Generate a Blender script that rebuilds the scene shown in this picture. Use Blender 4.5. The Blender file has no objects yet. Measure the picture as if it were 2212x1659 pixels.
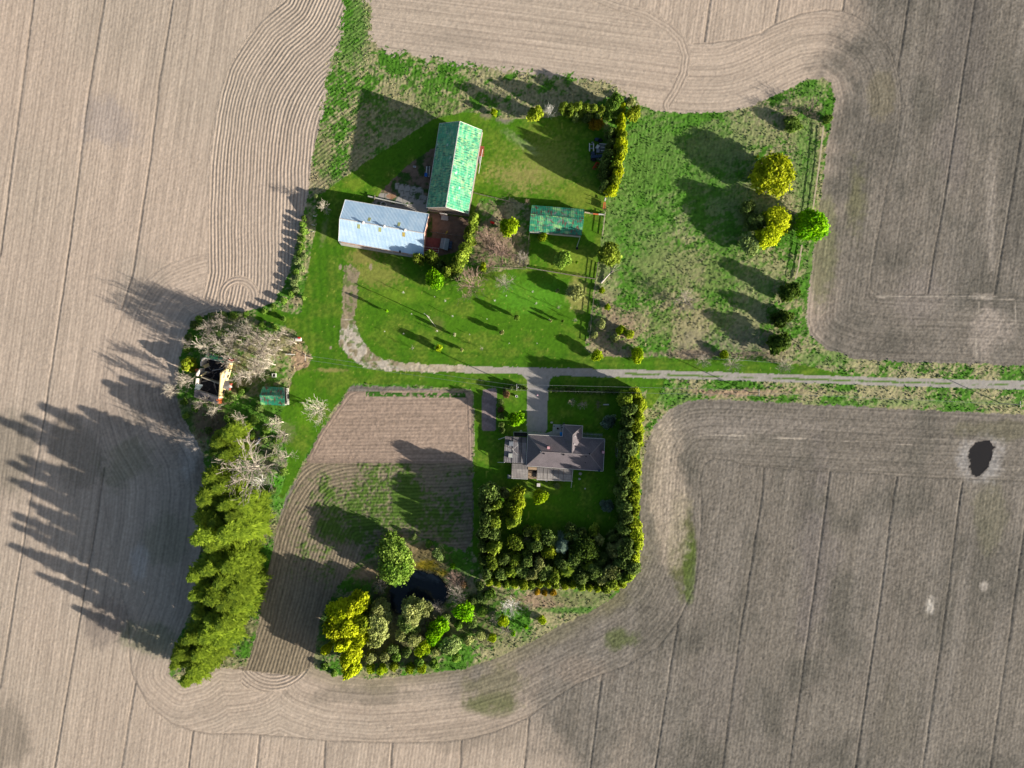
import bpy, math, random
import numpy as np
from mathutils import Vector
random.seed(7)
sc = bpy.context.scene
C = sc.collection
R = math.radians
# ------------------------------------------------------------------ camera, light, exposure
H = 230.0                      # drone height in metres
S = 0.15624                    # metres on the ground per plan unit (2212 units across the picture)
cam_d = bpy.data.cameras.new('camera'); cam = bpy.data.objects.new('camera', cam_d); C.objects.link(cam)
cam.location = (0, 0, H); cam.rotation_euler = (0, 0, 0)
cam_d.sensor_width = 36; cam_d.lens = 36 * H / (2212 * S); cam_d.clip_start = 1; cam_d.clip_end = 6000
sc.camera = cam
SUN_EL, SUN_AZ = 16.3, -24.5   # the sun stands low in the east south east (azimuth from +x)
sun_d = bpy.data.lights.new('sun', 'SUN'); sun = bpy.data.objects.new('sun', sun_d); C.objects.link(sun)
sun_d.energy = 5.0; sun_d.angle = R(0.6); sun_d.color = (1.0, 0.93, 0.83)
sd = Vector((math.cos(R(SUN_EL)) * math.cos(R(SUN_AZ)), math.cos(R(SUN_EL)) * math.sin(R(SUN_AZ)), math.sin(R(SUN_EL))))
sun.rotation_euler = sd.to_track_quat('Z', 'Y').to_euler()
world = bpy.data.worlds.new('World'); sc.world = world; world.use_nodes = True
wn = world.node_tree.nodes; wl = world.node_tree.links
bg = wn['Background']
sky = wn.new('ShaderNodeTexSky'); sky.sky_type = 'NISHITA'; sky.sun_disc = False
sky.sun_elevation = R(SUN_EL); sky.sun_rotation = R(90 - SUN_AZ)
sky.air_density = 1.0; sky.dust_density = 2.0; sky.ozone_density = 1.0
wl.new(sky.outputs[0], bg.inputs[0]); bg.inputs[1].default_value = 0.065
sc.view_settings.view_transform = 'Standard'; sc.view_settings.look = 'None'
sc.view_settings.exposure = 1.38; sc.view_settings.gamma = 1.0
sc.cycles.use_denoising = True
sc.cycles.max_bounces = 5; sc.cycles.diffuse_bounces = 2; sc.cycles.glossy_bounces = 2
sc.cycles.transmission_bounces = 2; sc.cycles.transparent_max_bounces = 4

# ------------------------------------------------------------------ helpers
K = 0.62
def lin(c):
    c = np.asarray(c, float) / 255.0
    return np.where(c <= 0.04045, c / 12.92, ((c + 0.055) / 1.055) ** 2.4)
def alb(r, g, b, k=K):
    return tuple((lin((r, g, b)) * k).tolist())
def W(x, y, h=0.0):
    f = (H - h) / H
    return ((x - 1106) * S * f, (829.5 - y) * S * f, h)
def tag(o, label=None, cat=None, group=None, kind=None):
    if label: o['label'] = label
    if cat: o['category'] = cat
    if group: o['group'] = group
    if kind: o['kind'] = kind
    return o
def empty(name, loc, label, cat, group=None, rz=0.0):
    o = bpy.data.objects.new(name, None); C.objects.link(o)
    o.location = loc; o.rotation_euler = (0, 0, rz); o.empty_display_size = 0.5
    return tag(o, label, cat, group)
class MB:
    """collects faces (with uv) and links them as one mesh object"""
    def __init__(s): s.v = []; s.f = []; s.uv = []
    def face(s, pts, uv=None):
        n = len(s.v); s.v += [tuple(p) for p in pts]; s.f.append(tuple(range(n, n + len(pts))))
        s.uv += list(uv) if uv else [(p[0], p[1]) for p in pts]
    def prism(s, pts, z0, z1):
        """vertical prism over a ccw outline; z0/z1 numbers or lists"""
        n = len(pts); a = z0 if isinstance(z0, (list, tuple)) else [z0] * n; b = z1 if isinstance(z1, (list, tuple)) else [z1] * n
        s.face([(p[0], p[1], b[i]) for i, p in enumerate(pts)])
        s.face([(p[0], p[1], a[i]) for i, p in reversed(list(enumerate(pts)))])
        u = 0
        for i in range(n):
            j = (i + 1) % n; L = math.dist(pts[i][:2], pts[j][:2])
            s.face([(pts[i][0], pts[i][1], a[i]), (pts[j][0], pts[j][1], a[j]), (pts[j][0], pts[j][1], b[j]), (pts[i][0], pts[i][1], b[i])],
                   [(u, a[i]), (u + L, a[j]), (u + L, b[j]), (u, b[i])]); u += L
    def slab(s, q, t, Lu=None, Lv=None):
        """tilted board over 3/4 points, thickness t downwards, uv in metres along first edge"""
        n = len(q)
        if Lu is None: Lu = math.dist(q[0], q[1]); 
        if Lv is None: Lv = math.dist(q[-1], q[0])
        e = Vector(q[1]) - Vector(q[0]); e.normalize(); o = Vector(q[0])
        uv = []
        for p in q:
            d = Vector(p) - o; u = d.dot(e); uv.append((u, (d - e * u).length))
        s.face(q, uv)
        lo = [(p[0], p[1], p[2] - t) for p in q]
        s.face(list(reversed(lo)), list(reversed(uv)))
        for i in range(n):
            j = (i + 1) % n
            s.face([lo[i], lo[j], q[j], q[i]], [(0, 0), (1, 0), (1, t), (0, t)])
    def box(s, c, d, rz=0.0):
        cx, cy, cz = c; a, b, h = d[0] / 2, d[1] / 2, d[2] / 2; cs, sn = math.cos(rz), math.sin(rz)
        s.prism([(cx + x * cs - y * sn, cy + x * sn + y * cs) for x, y in ((-a, -b), (a, -b), (a, b), (-a, b))], cz - h, cz + h)
    def beam(s, p, q, w, h):
        """square beam from p to q"""
        p, q = Vector(p), Vector(q); d = (q - p).normalized()
        up = Vector((0, 0, 1)) if abs(d.z) < 0.95 else Vector((1, 0, 0))
        a = d.cross(up).normalized() * w / 2; b = a.cross(d).normalized() * h / 2
        r0 = [p - a - b, p + a - b, p + a + b, p - a + b]; r1 = [x + (q - p) for x in r0]
        s.face(list(reversed(r0))); s.face(r1)
        for i in range(4):
            j = (i + 1) % 4; s.face([r0[i], r0[j], r1[j], r1[i]])
    def tube(s, p, q, r0, r1=None, n=8, cap=True):
        r1 = r0 if r1 is None else r1
        p, q = Vector(p), Vector(q); d = (q - p).normalized()
        up = Vector((0, 0, 1)) if abs(d.z) < 0.95 else Vector((1, 0, 0))
        a = d.cross(up).normalized(); b = a.cross(d)
        A = [p + (a * math.cos(k * 2 * math.pi / n) + b * math.sin(k * 2 * math.pi / n)) * r0 for k in range(n)]
        B = [q + (a * math.cos(k * 2 * math.pi / n) + b * math.sin(k * 2 * math.pi / n)) * r1 for k in range(n)]
        for i in range(n):
            j = (i + 1) % n; s.face([A[j], A[i], B[i], B[j]])
        if cap: s.face(A); s.face(list(reversed(B)))
    def ring(s, c, R0, r, n=16):
        for k in range(n):
            a0, a1 = k * 2 * math.pi / n, (k + 1) * 2 * math.pi / n
            s.tube((c[0] + R0 * math.cos(a0), c[1] + R0 * math.sin(a0), c[2]), (c[0] + R0 * math.cos(a1), c[1] + R0 * math.sin(a1), c[2]), r, n=5, cap=False)
    def build(s, name, mat, parent=None, smooth=False):
        me = bpy.data.meshes.new(name)
        o0 = parent.location if parent else Vector((0, 0, 0))
        if parent and parent.parent: o0 = parent.location + parent.parent.location
        me.from_pydata([(p[0] - o0[0], p[1] - o0[1], p[2] - o0[2]) for p in s.v], [], s.f)
        uvl = me.uv_layers.new(name='UVMap'); uvl.data.foreach_set('uv', np.array(s.uv, np.float32).ravel())
        me.materials.append(mat)
        if smooth: me.polygons.foreach_set('use_smooth', [True] * len(me.polygons))
        me.update()
        o = bpy.data.objects.new(name, me); C.objects.link(o)
        if parent: o.parent = parent
        return o
# ---- materials
def new_mat(name, rough=0.8, spec=0.3):
    m = bpy.data.materials.new(name); m.use_nodes = True
    nt = m.node_tree; b = nt.nodes['Principled BSDF']
    b.inputs['Roughness'].default_value = rough
    b.inputs['Specular IOR Level'].default_value = spec
    return m, nt, b
def N(nt, t, **kw):
    n = nt.nodes.new(t)
    for k, v in kw.items():
        if k in n.bl_rna.properties.keys() and k not in n.inputs: setattr(n, k, v)
        else: n.inputs[k].default_value = v
    return n
def ramp(nt, stops, src=None):
    n = nt.nodes.new('ShaderNodeValToRGB'); e = n.color_ramp.elements
    while len(e) < len(stops): e.new(0.5)
    for i, (p, c) in enumerate(stops):
        e[i].position = p; e[i].color = (*c, 1) if len(c) == 3 else c
    if src is not None: nt.links.new(src, n.inputs[0])
    return n
def mixc(nt, a, b, f, mode='MIX'):
    n = nt.nodes.new('ShaderNodeMix'); n.data_type = 'RGBA'; n.blend_type = mode
    for i, x in ((0, f), (6, a), (7, b)):
        if isinstance(x, (int, float)): n.inputs[i].default_value = x
        elif isinstance(x, tuple): n.inputs[i].default_value = (*x, 1) if len(x) == 3 else x
        else: nt.links.new(x, n.inputs[i])
    return n.outputs[2]
def mathn(nt, op, a, b=0.0, c=0.0):
    n = nt.nodes.new('ShaderNodeMath'); n.operation = op
    for i, x in enumerate((a, b, c)):
        if isinstance(x, (int, float)): n.inputs[i].default_value = x
        else: nt.links.new(x, n.inputs[i])
    return n.outputs[0]
def bumpn(nt, b, hgt, strength, dist):
    n = nt.nodes.new('ShaderNodeBump'); n.inputs['Strength'].default_value = strength; n.inputs['Distance'].default_value = dist
    nt.links.new(hgt, n.inputs['Height']); nt.links.new(n.outputs[0], b.inputs['Normal'])
def plain(name, col, rough=0.8, var=0.25, scale=1.5, metal=0.0, spec=0.3):
    """weathered paint / plaster / wood: base colour broken up by noise at two scales"""
    m, nt, b = new_mat(name, rough, spec); b.inputs['Metallic'].default_value = metal
    g = N(nt, 'ShaderNodeNewGeometry')
    n1 = N(nt, 'ShaderNodeTexNoise', Scale=scale, Detail=5.0); nt.links.new(g.outputs['Position'], n1.inputs['Vector'])
    lo = tuple(x * (1 - var) for x in col); hi = tuple(min(1, x * (1 + var)) for x in col)
    r = ramp(nt, [(0.3, lo), (0.7, hi)], n1.outputs[0])
    nt.links.new(r.outputs[0], b.inputs['Base Color'])
    return m
# ------------------------------------------------------------------ ground: one label map on a fine grid, one mesh per surface
ST = 0.34; NX = 1102; NY = 841
gx = (np.arange(NX) - (NX - 1) / 2) * ST; gy = (np.arange(NY) - (NY - 1) / 2) * ST
X, Y = np.meshgrid(gx, gy); U = X / S + 1106; V = 829.5 - Y / S      # U, V: plan units
rs = np.random.RandomState(11)
def vnoise(x, y, seed):
    t = np.random.RandomState(seed).rand(128, 128)
    xi = np.floor(x).astype(int); yi = np.floor(y).astype(int); fx = x - xi; fy = y - yi
    fx = fx * fx * (3 - 2 * fx); fy = fy * fy * (3 - 2 * fy)
    a = t[yi % 128, xi % 128]; b = t[yi % 128, (xi + 1) % 128]; c = t[(yi + 1) % 128, xi % 128]; d = t[(yi + 1) % 128, (xi + 1) % 128]
    return (a * (1 - fx) + b * fx) * (1 - fy) + (c * (1 - fx) + d * fx) * fy
def fbm(scale, octv, seed, ang=0.0, stretch=1.0, x=None, y=None):
    x = X if x is None else x; y = Y if y is None else y
    ca, sa = math.cos(ang), math.sin(ang)
    a = (x * ca + y * sa) / scale / stretch; b = (-x * sa + y * ca) / scale; out = 0; amp = 1; tot = 0
    for k in range(octv):
        out = out + amp * vnoise(a * 2 ** k + 17.3 * k, b * 2 ** k + 5.7 * k, seed + k); tot += amp; amp *= 0.55
    return out / tot
UC, VC = U[::3, ::3], V[::3, ::3]
def upsample(c):
    r = np.empty((c.shape[0], NX)); xs = np.arange(NX) / 3; i = np.minimum(xs.astype(int), c.shape[1] - 2); f = xs - i
    r = c[:, i] * (1 - f) + c[:, i + 1] * f
    ys = np.arange(NY) / 3; j = np.minimum(ys.astype(int), c.shape[0] - 2); g = (ys - j)[:, None]
    return r[j] * (1 - g) + r[j + 1] * g
def pdist(pts, closed=False, u=None, v=None):
    u = UC if u is None else u; v = VC if v is None else v
    d = np.full(u.shape, 1e9); n = len(pts)
    for i in range(n if closed else n - 1):
        ax, ay = pts[i]; bx, by = pts[(i + 1) % n]; dx, dy = bx - ax, by - ay; L = dx * dx + dy * dy + 1e-9
        t = np.clip(((u - ax) * dx + (v - ay) * dy) / L, 0, 1)
        d = np.minimum(d, (u - ax - t * dx) ** 2 + (v - ay - t * dy) ** 2)
    return np.sqrt(d)
def inside(pts, u=None, v=None):
    u = UC if u is None else u; v = VC if v is None else v
    r = np.zeros(u.shape, bool); n = len(pts)
    for i in range(n):
        ax, ay = pts[i]; bx, by = pts[(i + 1) % n]
        if ay == by: continue
        r ^= ((ay > v) != (by > v)) & (u < (bx - ax) * (v - ay) / (by - ay) + ax)
    return r
def sdf(pts):
    """signed distance in plan units, negative inside"""
    d = pdist(pts, True); return upsample(np.where(inside(pts), -d, d))
def smooth(a, lo, hi):
    t = np.clip((a - lo) / (hi - lo), 0, 1); return t * t * (3 - 2 * t)
def chaikin(p, n=2, closed=True):
    for _ in range(n):
        q = []; m = len(p)
        for i in range(m if closed else m - 1):
            a, b = p[i], p[(i + 1) % m]
            q += [(a[0] * .75 + b[0] * .25, a[1] * .75 + b[1] * .25), (a[0] * .25 + b[0] * .75, a[1] * .25 + b[1] * .75)]
        p = q if closed else [p[0]] + q + [p[-1]]
    return p
ragged = (fbm(2.2, 4, 21) - 0.5)          # about -.5 .. .5
fine = (fbm(0.6, 3, 31) - 0.5)

FARM = [(735, -60), (800, -60), (800, 0), (800, 60), (806, 95), (835, 110), (900, 122), (1000, 140), (1080, 150), (1160, 160), (1230, 165), (1300, 175), (1345, 195),
        (1375, 222), (1400, 234), (1440, 240), (1500, 244), (1560, 243), (1600, 236), (1640, 222), (1680, 203), (1715, 185), (1745, 172), (1775, 168),
        (1795, 180), (1803, 215), (1797, 260), (1783, 330), (1775, 420), (1765, 480), (1755, 560), (1745, 640), (1740, 690), (1750, 725), (1785, 755),
        (1850, 775), (1950, 782), (2060, 785), (2212, 790), (2330, 795), (2330, 900), (2212, 896), (2150, 893), (2000, 886), (1850, 878), (1700, 870), (1600, 865), (1530, 862), (1480, 868),
        (1440, 888), (1412, 922), (1395, 960), (1389, 1010), (1386, 1060), (1381, 1100), (1385, 1150), (1380, 1190), (1366, 1230), (1350, 1262),
        (1320, 1293), (1270, 1325), (1215, 1350), (1150, 1385), (1080, 1420), (1000, 1445), (900, 1458), (800, 1465), (720, 1458), (678, 1443),
        (684, 1380), (697, 1320), (715, 1290), (740, 1255), (775, 1215), (810, 1185), (850, 1165), (900, 1160), (960, 1175), (1005, 1190), (1022, 1160), (1022, 1000), (1024, 870), (1018, 845),
        (900, 838), (757, 832), (748, 850), (720, 892), (690, 935), (665, 985), (645, 1030), (615, 1080), (600, 1130), (588, 1190), (570, 1270), (560, 1340), (545, 1400), (532, 1440),
        (500, 1445), (470, 1440), (430, 1470), (395, 1480), (365, 1455), (380, 1400), (410, 1320), (425, 1240), (440, 1150), (448, 1060), (440, 985), (425, 955), (395, 905), (378, 850), (385, 790), (402, 720),
        (420, 690), (460, 675), (510, 672), (555, 668), (590, 652), (612, 618), (628, 580), (640, 520), (655, 460), (666, 418), (670, 410), (690, 380), (668, 420), (672, 360),
        (690, 270), (702, 200), (712, 150), (728, 95), (742, 40), (745, 0)]
FARM = [p for p in FARM if p not in ((670, 410), (690, 380), (668, 420))]
LAWN = [(548, 690), (560, 673), (600, 668), (640, 680), (652, 672), (655, 640), (662, 600), (672, 540), (682, 490), (688, 440), (702, 412), (760, 372),
        (810, 338), (860, 306), (900, 280), (935, 258), (1000, 242), (1060, 247), (1090, 258), (1130, 256), (1180, 252), (1220, 250), (1300, 262), (1312, 330), (1305, 430), (1303, 465), (1294, 560),
        (1283, 620), (1272, 700), (1262, 755), (1290, 770), (1400, 772), (1500, 776), (1600, 777), (1700, 784), (1780, 798), (1812, 808), (1816, 814), (1640, 816),
        (1435, 818), (1432, 835), (1418, 868), (1402, 885), (1390, 870), (1400, 840), (1380, 842), (1383, 1000), (1378, 1200), (1350, 1262), (1050, 1262), (1030, 1210), (1022, 1190),
        (1024, 1000), (1026, 870), (1020, 842), (900, 832), (760, 828), (745, 848), (690, 928), (660, 985), (640, 1030), (612, 1078), (603, 1072), (618, 1020), (622, 985), (612, 945),
        (592, 935), (602, 900), (622, 870), (628, 820), (640, 800), (668, 792), (674, 768), (655, 735), (632, 712), (592, 698)]
SCRUB = [(1040, 425), (1100, 428), (1145, 445), (1145, 500), (1140, 575), (1060, 588), (1010, 600), (985, 585), (1000, 520), (1012, 470), (1030, 450)]
YARDW = [(808, 436), (822, 412), (850, 385), (895, 345), (940, 318), (935, 400), (925, 462), (862, 452)]
YARDE = [(924, 458), (1012, 472), (1012, 520), (985, 545), (922, 560)]
PAD = [(852, 395), (916, 406), (914, 420), (925, 425), (923, 464), (877, 454), (800, 440), (813, 428), (823, 416), (857, 421)]
DRIVE_OLD = [(742, 575), (739, 631), (737, 706), (731, 740), (752, 768), (770, 781), (795, 798), (840, 801), (915, 803), (1014, 806), (1014, 791), (915, 785), (877, 783),
             (829, 779), (802, 762), (780, 730), (766, 697), (772, 631), (776, 588), (760, 570)]
TRACK = [(1000, 791), (1120, 793), (1255, 796), (1382, 799), (1560, 804), (1700, 809), (1935, 816), (2212, 823), (2340, 826), (2340, 846), (2212, 842), (1935, 834),
         (1700, 826), (1560, 821), (1382, 816), (1255, 813), (1215, 811), (1195, 812), (1186, 825), (1183, 870), (1181, 934), (1138, 934), (1138, 860), (1140, 826), (1134, 813), (1119, 807), (1000, 806)]
BED = [(1042, 842), (1073, 837), (1071, 930), (1040, 931)]
POND = chaikin([(889, 1230), (906, 1233), (928, 1239), (949, 1245), (960, 1260), (968, 1280), (966, 1296), (949, 1312), (934, 1318), (905, 1325), (870, 1328), (848, 1325), (843, 1300), (840, 1272), (855, 1258), (878, 1245)], 1)
PUDDLE = [(2098, 965), (2108, 957), (2129, 952), (2146, 959), (2148, 966), (2142, 975), (2141, 985), (2137, 998), (2132, 1012), (2122, 1022), (2110, 1034), (2098, 1022), (2093, 1010), (2095, 995), (2091, 985)]
GARDEN = [(750, 848), (775, 836), (900, 842), (1018, 848), (1022, 1000), (655, 1000), (665, 985), (690, 935)]

L = {}
s_farm = sdf(FARM); s_lawn = sdf(LAWN); s_scrub = sdf(SCRUB); s_yw = sdf(YARDW); s_ye = sdf(YARDE); s_pad = sdf(PAD)
s_old = sdf(DRIVE_OLD); s_trk = sdf(TRACK); s_bed = sdf(BED); s_pond = sdf(POND); s_pud = sdf(PUDDLE); s_gar = sdf(GARDEN)
weed_edge = smooth(fbm(9, 3, 41), .35, .75)
north = (V < 260) & (U < 1420)
s_farm_r = s_farm + ragged * np.where(north, 34, 9) + fine * np.where(north, 26, 6)
lab = np.zeros(X.shape, np.int8)                     # 0 field
lab[s_farm_r < 0] = 1                                # rough grass
gard = (inside([(750, 846), (1024, 842), (1030, 1210), (640, 1460), (500, 1445), (560, 1320), (600, 1130), (690, 930)], U, V)) & (s_farm > 0)
lab[(lab == 0) & gard] = 2
lab[(s_lawn + ragged * 5 + fine * 3 < 0) & (s_farm < 4)] = 3
lab[(s_scrub + ragged * 14 < 0)] = 1
lab[(s_yw + ragged * 6 + fine * 3 < 0)] = 4; lab[s_ye + ragged * 3 < 0] = 4
lab[(s_pad + fine * 2 < 0)] = 5
brk = smooth(fbm(3.0, 3, 55), .42, .60)
lab[(s_old + ragged * 9 + fine * 5 < 0)] = 6
lab[(s_trk + ragged * 2.2 + fine * 2.5 < 0)] = 7
lab[(s_bed + fine * 2 < 0)] = 2
lab[(inside([(1133, 838), (1190, 838), (1190, 940), (1133, 940)], U, V)) & (s_trk + fine * 1.0 < 0)] = 8
lab[s_pond + ragged * 4 + fine * 3 < 0] = 9
lab[s_pud + fine * 2.5 + (fbm(.8, 2, 77, stretch=6) - .5) * 7 < 0] = 10

# ---- row coordinates (metres across the tillage passes) and their strength
NHEAD = [(1499, 94), (1535, 93), (1599, 85), (1641, 73), (1673, 53), (1730, 30), (1783, 21), (1820, 24), (1847, 34), (1878, 55), (1905, 83), (1924, 113), (1938, 155), (1944, 188), (1946, 230),
         (1942, 276), (1932, 336), (1917, 397), (1903, 478), (1882, 584), (1879, 613), (1885, 632), (1907, 638), (1984, 637), (2083, 636), (2148, 639), (2188, 641), (2400, 650)]
SHEAD = [(278, 1347), (280, 1407), (283, 1446), (290, 1468), (319, 1521), (372, 1563), (418, 1579), (453, 1585), (531, 1585), (637, 1593), (708, 1600), (856, 1604), (962, 1602), (1015, 1595), (1068, 1581),
         (1139, 1551), (1210, 1500), (1245, 1478), (1298, 1457), (1352, 1438), (1422, 1397), (1466, 1340), (1500, 1269), (1509, 1195), (1515, 1133), (1515, 1070), (1512, 1033), (1521, 1002), (1543, 990),
         (1571, 993), (1614, 1005), (1706, 1014), (1861, 1022), (1984, 1031), (2212, 1039), (2400, 1046)]
WHEAD = [(446, 549), (414, 553), (370, 567), (327, 593), (296, 628), (268, 673), (244, 717), (229, 760), (215, 850), (215, 1000), (235, 1150), (260, 1260), (278, 1347)]
PLOUGH_L = [(640, -60), (613, 0), (560, 46), (521, 99), (492, 149), (475, 198), (464, 248), (457, 301), (453, 354), (450, 443), (448, 588), (441, 625), (436, 645)]
PLOUGH = PLOUGH_L + [(470, 662), (510, 668), (560, 665), (590, 650), (612, 620), (626, 580), (640, 520), (650, 470), (664, 420), (670, 360), (690, 270), (700, 200), (712, 150), (728, 95), (745, 40), (748, -60)]
s_pl = sdf(PLOUGH)
head_n = upsample(np.where(inside(NHEAD + [(2400, 830), (1300, 830), (1300, 94)]), 1.0, 0.0)) > .5
head_s = upsample(np.where(inside(WHEAD[:0] + SHEAD + [(2400, 830), (1100, 830), (400, 830)]), 1.0, 0.0)) > .5
head_w = upsample(np.where(inside(WHEAD + [(600, 1347), (600, 549)]), 1.0, 0.0)) > .5
north_in = (V < 300) & (U > 800) & (U < 1500) & (pdist([(1380, 60), (1420, 90), (1440, 120)], u=U, v=V) < 500) & (s_farm > 0) & ~head_n & (U + .3 * V < 1512)
qrow = (U + .1445 * V) * S
d_farm = s_farm * S
rowu = qrow.copy(); rowa = np.full(X.shape, .22)
hd = (head_n | head_s | head_w) & (lab == 0)
rowu[hd] = d_farm[hd]; rowa[hd] = .24
# top field passes running along the wavy northern edge
top = (V < 260) & (U > 790) & (U < 1500) & (lab <= 1)
dtop = upsample(pdist([(700, 60), (800, 95), (900, 122), (1080, 150), (1300, 178), (1400, 215), (1420, 240)]))
e_top = pdist([(1230, -40), (1330, 0), (1400, 20), (1450, 50), (1480, 80), (1493, 120), (1488, 160), (1470, 200), (1452, 228)], u=U, v=V)
topin = top & (inside([(790, -80), (1200, -80), (1330, 0), (1400, 20), (1450, 50), (1480, 80), (1493, 120), (1488, 160), (1470, 200), (1440, 240), (1380, 235), (790, 120)], U, V))
rowu[topin] = ((V - .13 * (U - 800)) * S)[topin] + 3; rowa[topin] = .2
band = topin & (e_top < 22); rowu[band] = (e_top * S)[band]; rowa[band] = .5
pl = (s_pl + ragged * 3 < 0) & (lab <= 1)
dpl = upsample(pdist(PLOUGH_L)) * S
rowu[pl] = (dpl + (fbm(14, 2, 91) - .5) * 1.2)[pl]; rowa[pl] = (.55 + .45 * fbm(11, 2, 95))[pl]
# turning circle at the foot of the ploughed piece
cc = np.hypot(U - 515, V - 640); tc = pl & (cc > 26) & (cc < 44) & (V < 648); rowu[tc] = (cc * S)[tc]
# the headland swirl south of the barn piece
g2 = lab == 2
GEDGE = [(1022, 992), (900, 998), (760, 1000), (690, 1012), (655, 1045), (630, 1090), (606, 1150), (585, 1230), (562, 1330), (540, 1400), (525, 1450)]
dg = upsample(pdist(chaikin(GEDGE, 2, False))) * S
rowa[g2 & (V > 1170)] = .85
up = g2 & (s_gar < 0)
rowu[g2] = (dg + (fbm(9, 2, 93) - .5) * .9)[g2]; rowa[g2] = .62
rowu[up] = (V * S)[up] * 1.0 + (U * .02 * S)[up]; rowa[up] = .26
s_up = s_gar * S
rim = up & (s_up > -2.0); rowu[rim] = s_up[rim]; rowa[rim] = .5
bed = s_bed < 3; rowa[bed & g2] = .1
# tail of the ploughed strip curling out into the south field
cs2 = np.hypot(U - 590, (V - 1400) * 1.0)
tail = inside([(525, 1442), (560, 1445), (610, 1448), (650, 1425), (680, 1400), (682, 1430), (655, 1465), (610, 1492), (560, 1496), (520, 1482)], U, V) & (lab == 0)
rowu[tail] = (cs2 * S)[tail]; rowa[tail] = .9

# ---- albedo
def P(r, g, b): return np.array(alb(r, g, b))
col = np.zeros(X.shape + (3,))
def mixin(mask, c):
    m = np.clip(mask, 0, 1)[..., None]; col[:] = col * (1 - m) + np.asarray(c) * m
tan = P(206, 186, 167); tan2 = P(193, 178, 160); grey = P(131, 124, 114); dark = P(106, 102, 93)
big = fbm(60, 3, 101); med = fbm(14, 4, 111); stre = fbm(7, 4, 121, ang=R(90) - math.atan(.1445), stretch=7)
col[:] = tan
mixin(smooth(big, .3, .7) * .6, tan2)
# eastern and southern soil: damper, greyer, with cloud shade put into the colour
e_n = smooth(U + (med - .5) * 160 + V * .1, 1740, 1900) * (V < 830)
e_s = smooth(U * .8 + (V - 1400) * -.9 + (med - .5) * 220, 560, 980) * (V >= 830)
e_e = np.maximum(e_n, e_s)
mixin(e_e * .95, grey)
mixin(e_e * smooth(med, .45, .75) * .7, dark)
mixin(e_e * smooth(stre, .5, .8) * .5, P(148, 140, 130))
spk0 = fbm(1.1, 3, 106)
def blob(u, v, ru, rv, c, s=1.0, tilt=0.0, nz=.6, hard=.5):
    a = math.radians(tilt); du, dv = U - u, V - v
    x = (du * math.cos(a) + dv * math.sin(a)) / ru; y = (-du * math.sin(a) + dv * math.cos(a)) / rv
    r = np.hypot(x, y) + (med - .5) * nz * 2.4 + (stre - .5) * nz * 1.8 + (spk0 - .5) * nz * .9
    mixin((1 - smooth(r, hard, 1.15)) * s, c)
for b in [(165, 970, 60, 70, P(150, 138, 122), .6), (20, 960, 60, 110, P(140, 132, 116), .6), (10, 1580, 60, 70, P(140, 130, 116), .6), (230, 1340, 60, 60, P(140, 128, 118), .6),
          (290, 640, 60, 90, P(160, 150, 136), .4), (330, 1380, 70, 45, P(132, 136, 104), .6), (290, 1000, 60, 60, P(138, 136, 108), .5), (355, 1150, 70, 80, P(126, 130, 100), .4),
          (225, 270, 60, 60, P(182, 168, 158), .7), (300, 1220, 22, 60, P(210, 200, 190), .6), (410, 990, 30, 60, P(205, 196, 186), .5),
          (1050, 1520, 60, 26, P(96, 108, 54), .75), (1040, 1480, 90, 40, P(128, 124, 96), .7), (1345, 1380, 56, 30, P(96, 110, 54), .7), (1470, 1175, 24, 90, P(104, 108, 60), .8), (1490, 1230, 12, 60, P(90, 112, 44), .7),
          (1340, 1290, 60, 40, P(128, 124, 96), .6), (1850, 420, 26, 110, P(126, 124, 92), .7), (1780, 520, 30, 140, P(122, 124, 88), .7), (1900, 210, 30, 60, P(134, 126, 100), .5),
          (1990, 640, 60, 60, P(150, 140, 132), .5), (2160, 700, 55, 70, P(176, 164, 152), .8), (2120, 640, 50, 12, P(190, 178, 164), .8), (2200, 400, 40, 260, P(104, 100, 92), .6),
          (2080, 120, 70, 130, P(112, 106, 100), .6), (2050, 320, 40, 120, P(126, 118, 112), .5), (2140, 470, 12, 150, P(170, 160, 148), .5), (2010, 1310, 16, 30, P(206, 198, 186), .95), (2125, 1265, 14, 16, P(196, 186, 174), .8),
          (2130, 1120, 40, 90, P(120, 118, 90), .4), (2150, 930, 90, 20, P(120, 116, 92), .6), (2118, 992, 40, 56, P(176, 170, 164), .85), (2118, 992, 30, 46, P(158, 154, 150), .8),
          (1760, 1180, 50, 200, P(128, 120, 116), .5), (1960, 1560, 60, 120, P(118, 112, 100), .5), (1800, 1560, 60, 60, P(150, 142, 130), .4), (1560, 1500, 60, 120, P(134, 126, 118), .4),
          (1000, 1590, 120, 40, P(140, 130, 116), .4), (860, 1560, 180, 50, P(190, 172, 154), .6), (1440, 1030, 40, 160, P(196, 180, 162), .7), (1600, 920, 150, 20, P(160, 150, 140), .4),
          (1250, 1450, 90, 30, P(160, 146, 132), .5), (600, 1560, 220, 50, P(198, 182, 164), .5), (800, 1500, 160, 25, P(140, 130, 116), .6)]:
    blob(*b)
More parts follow.
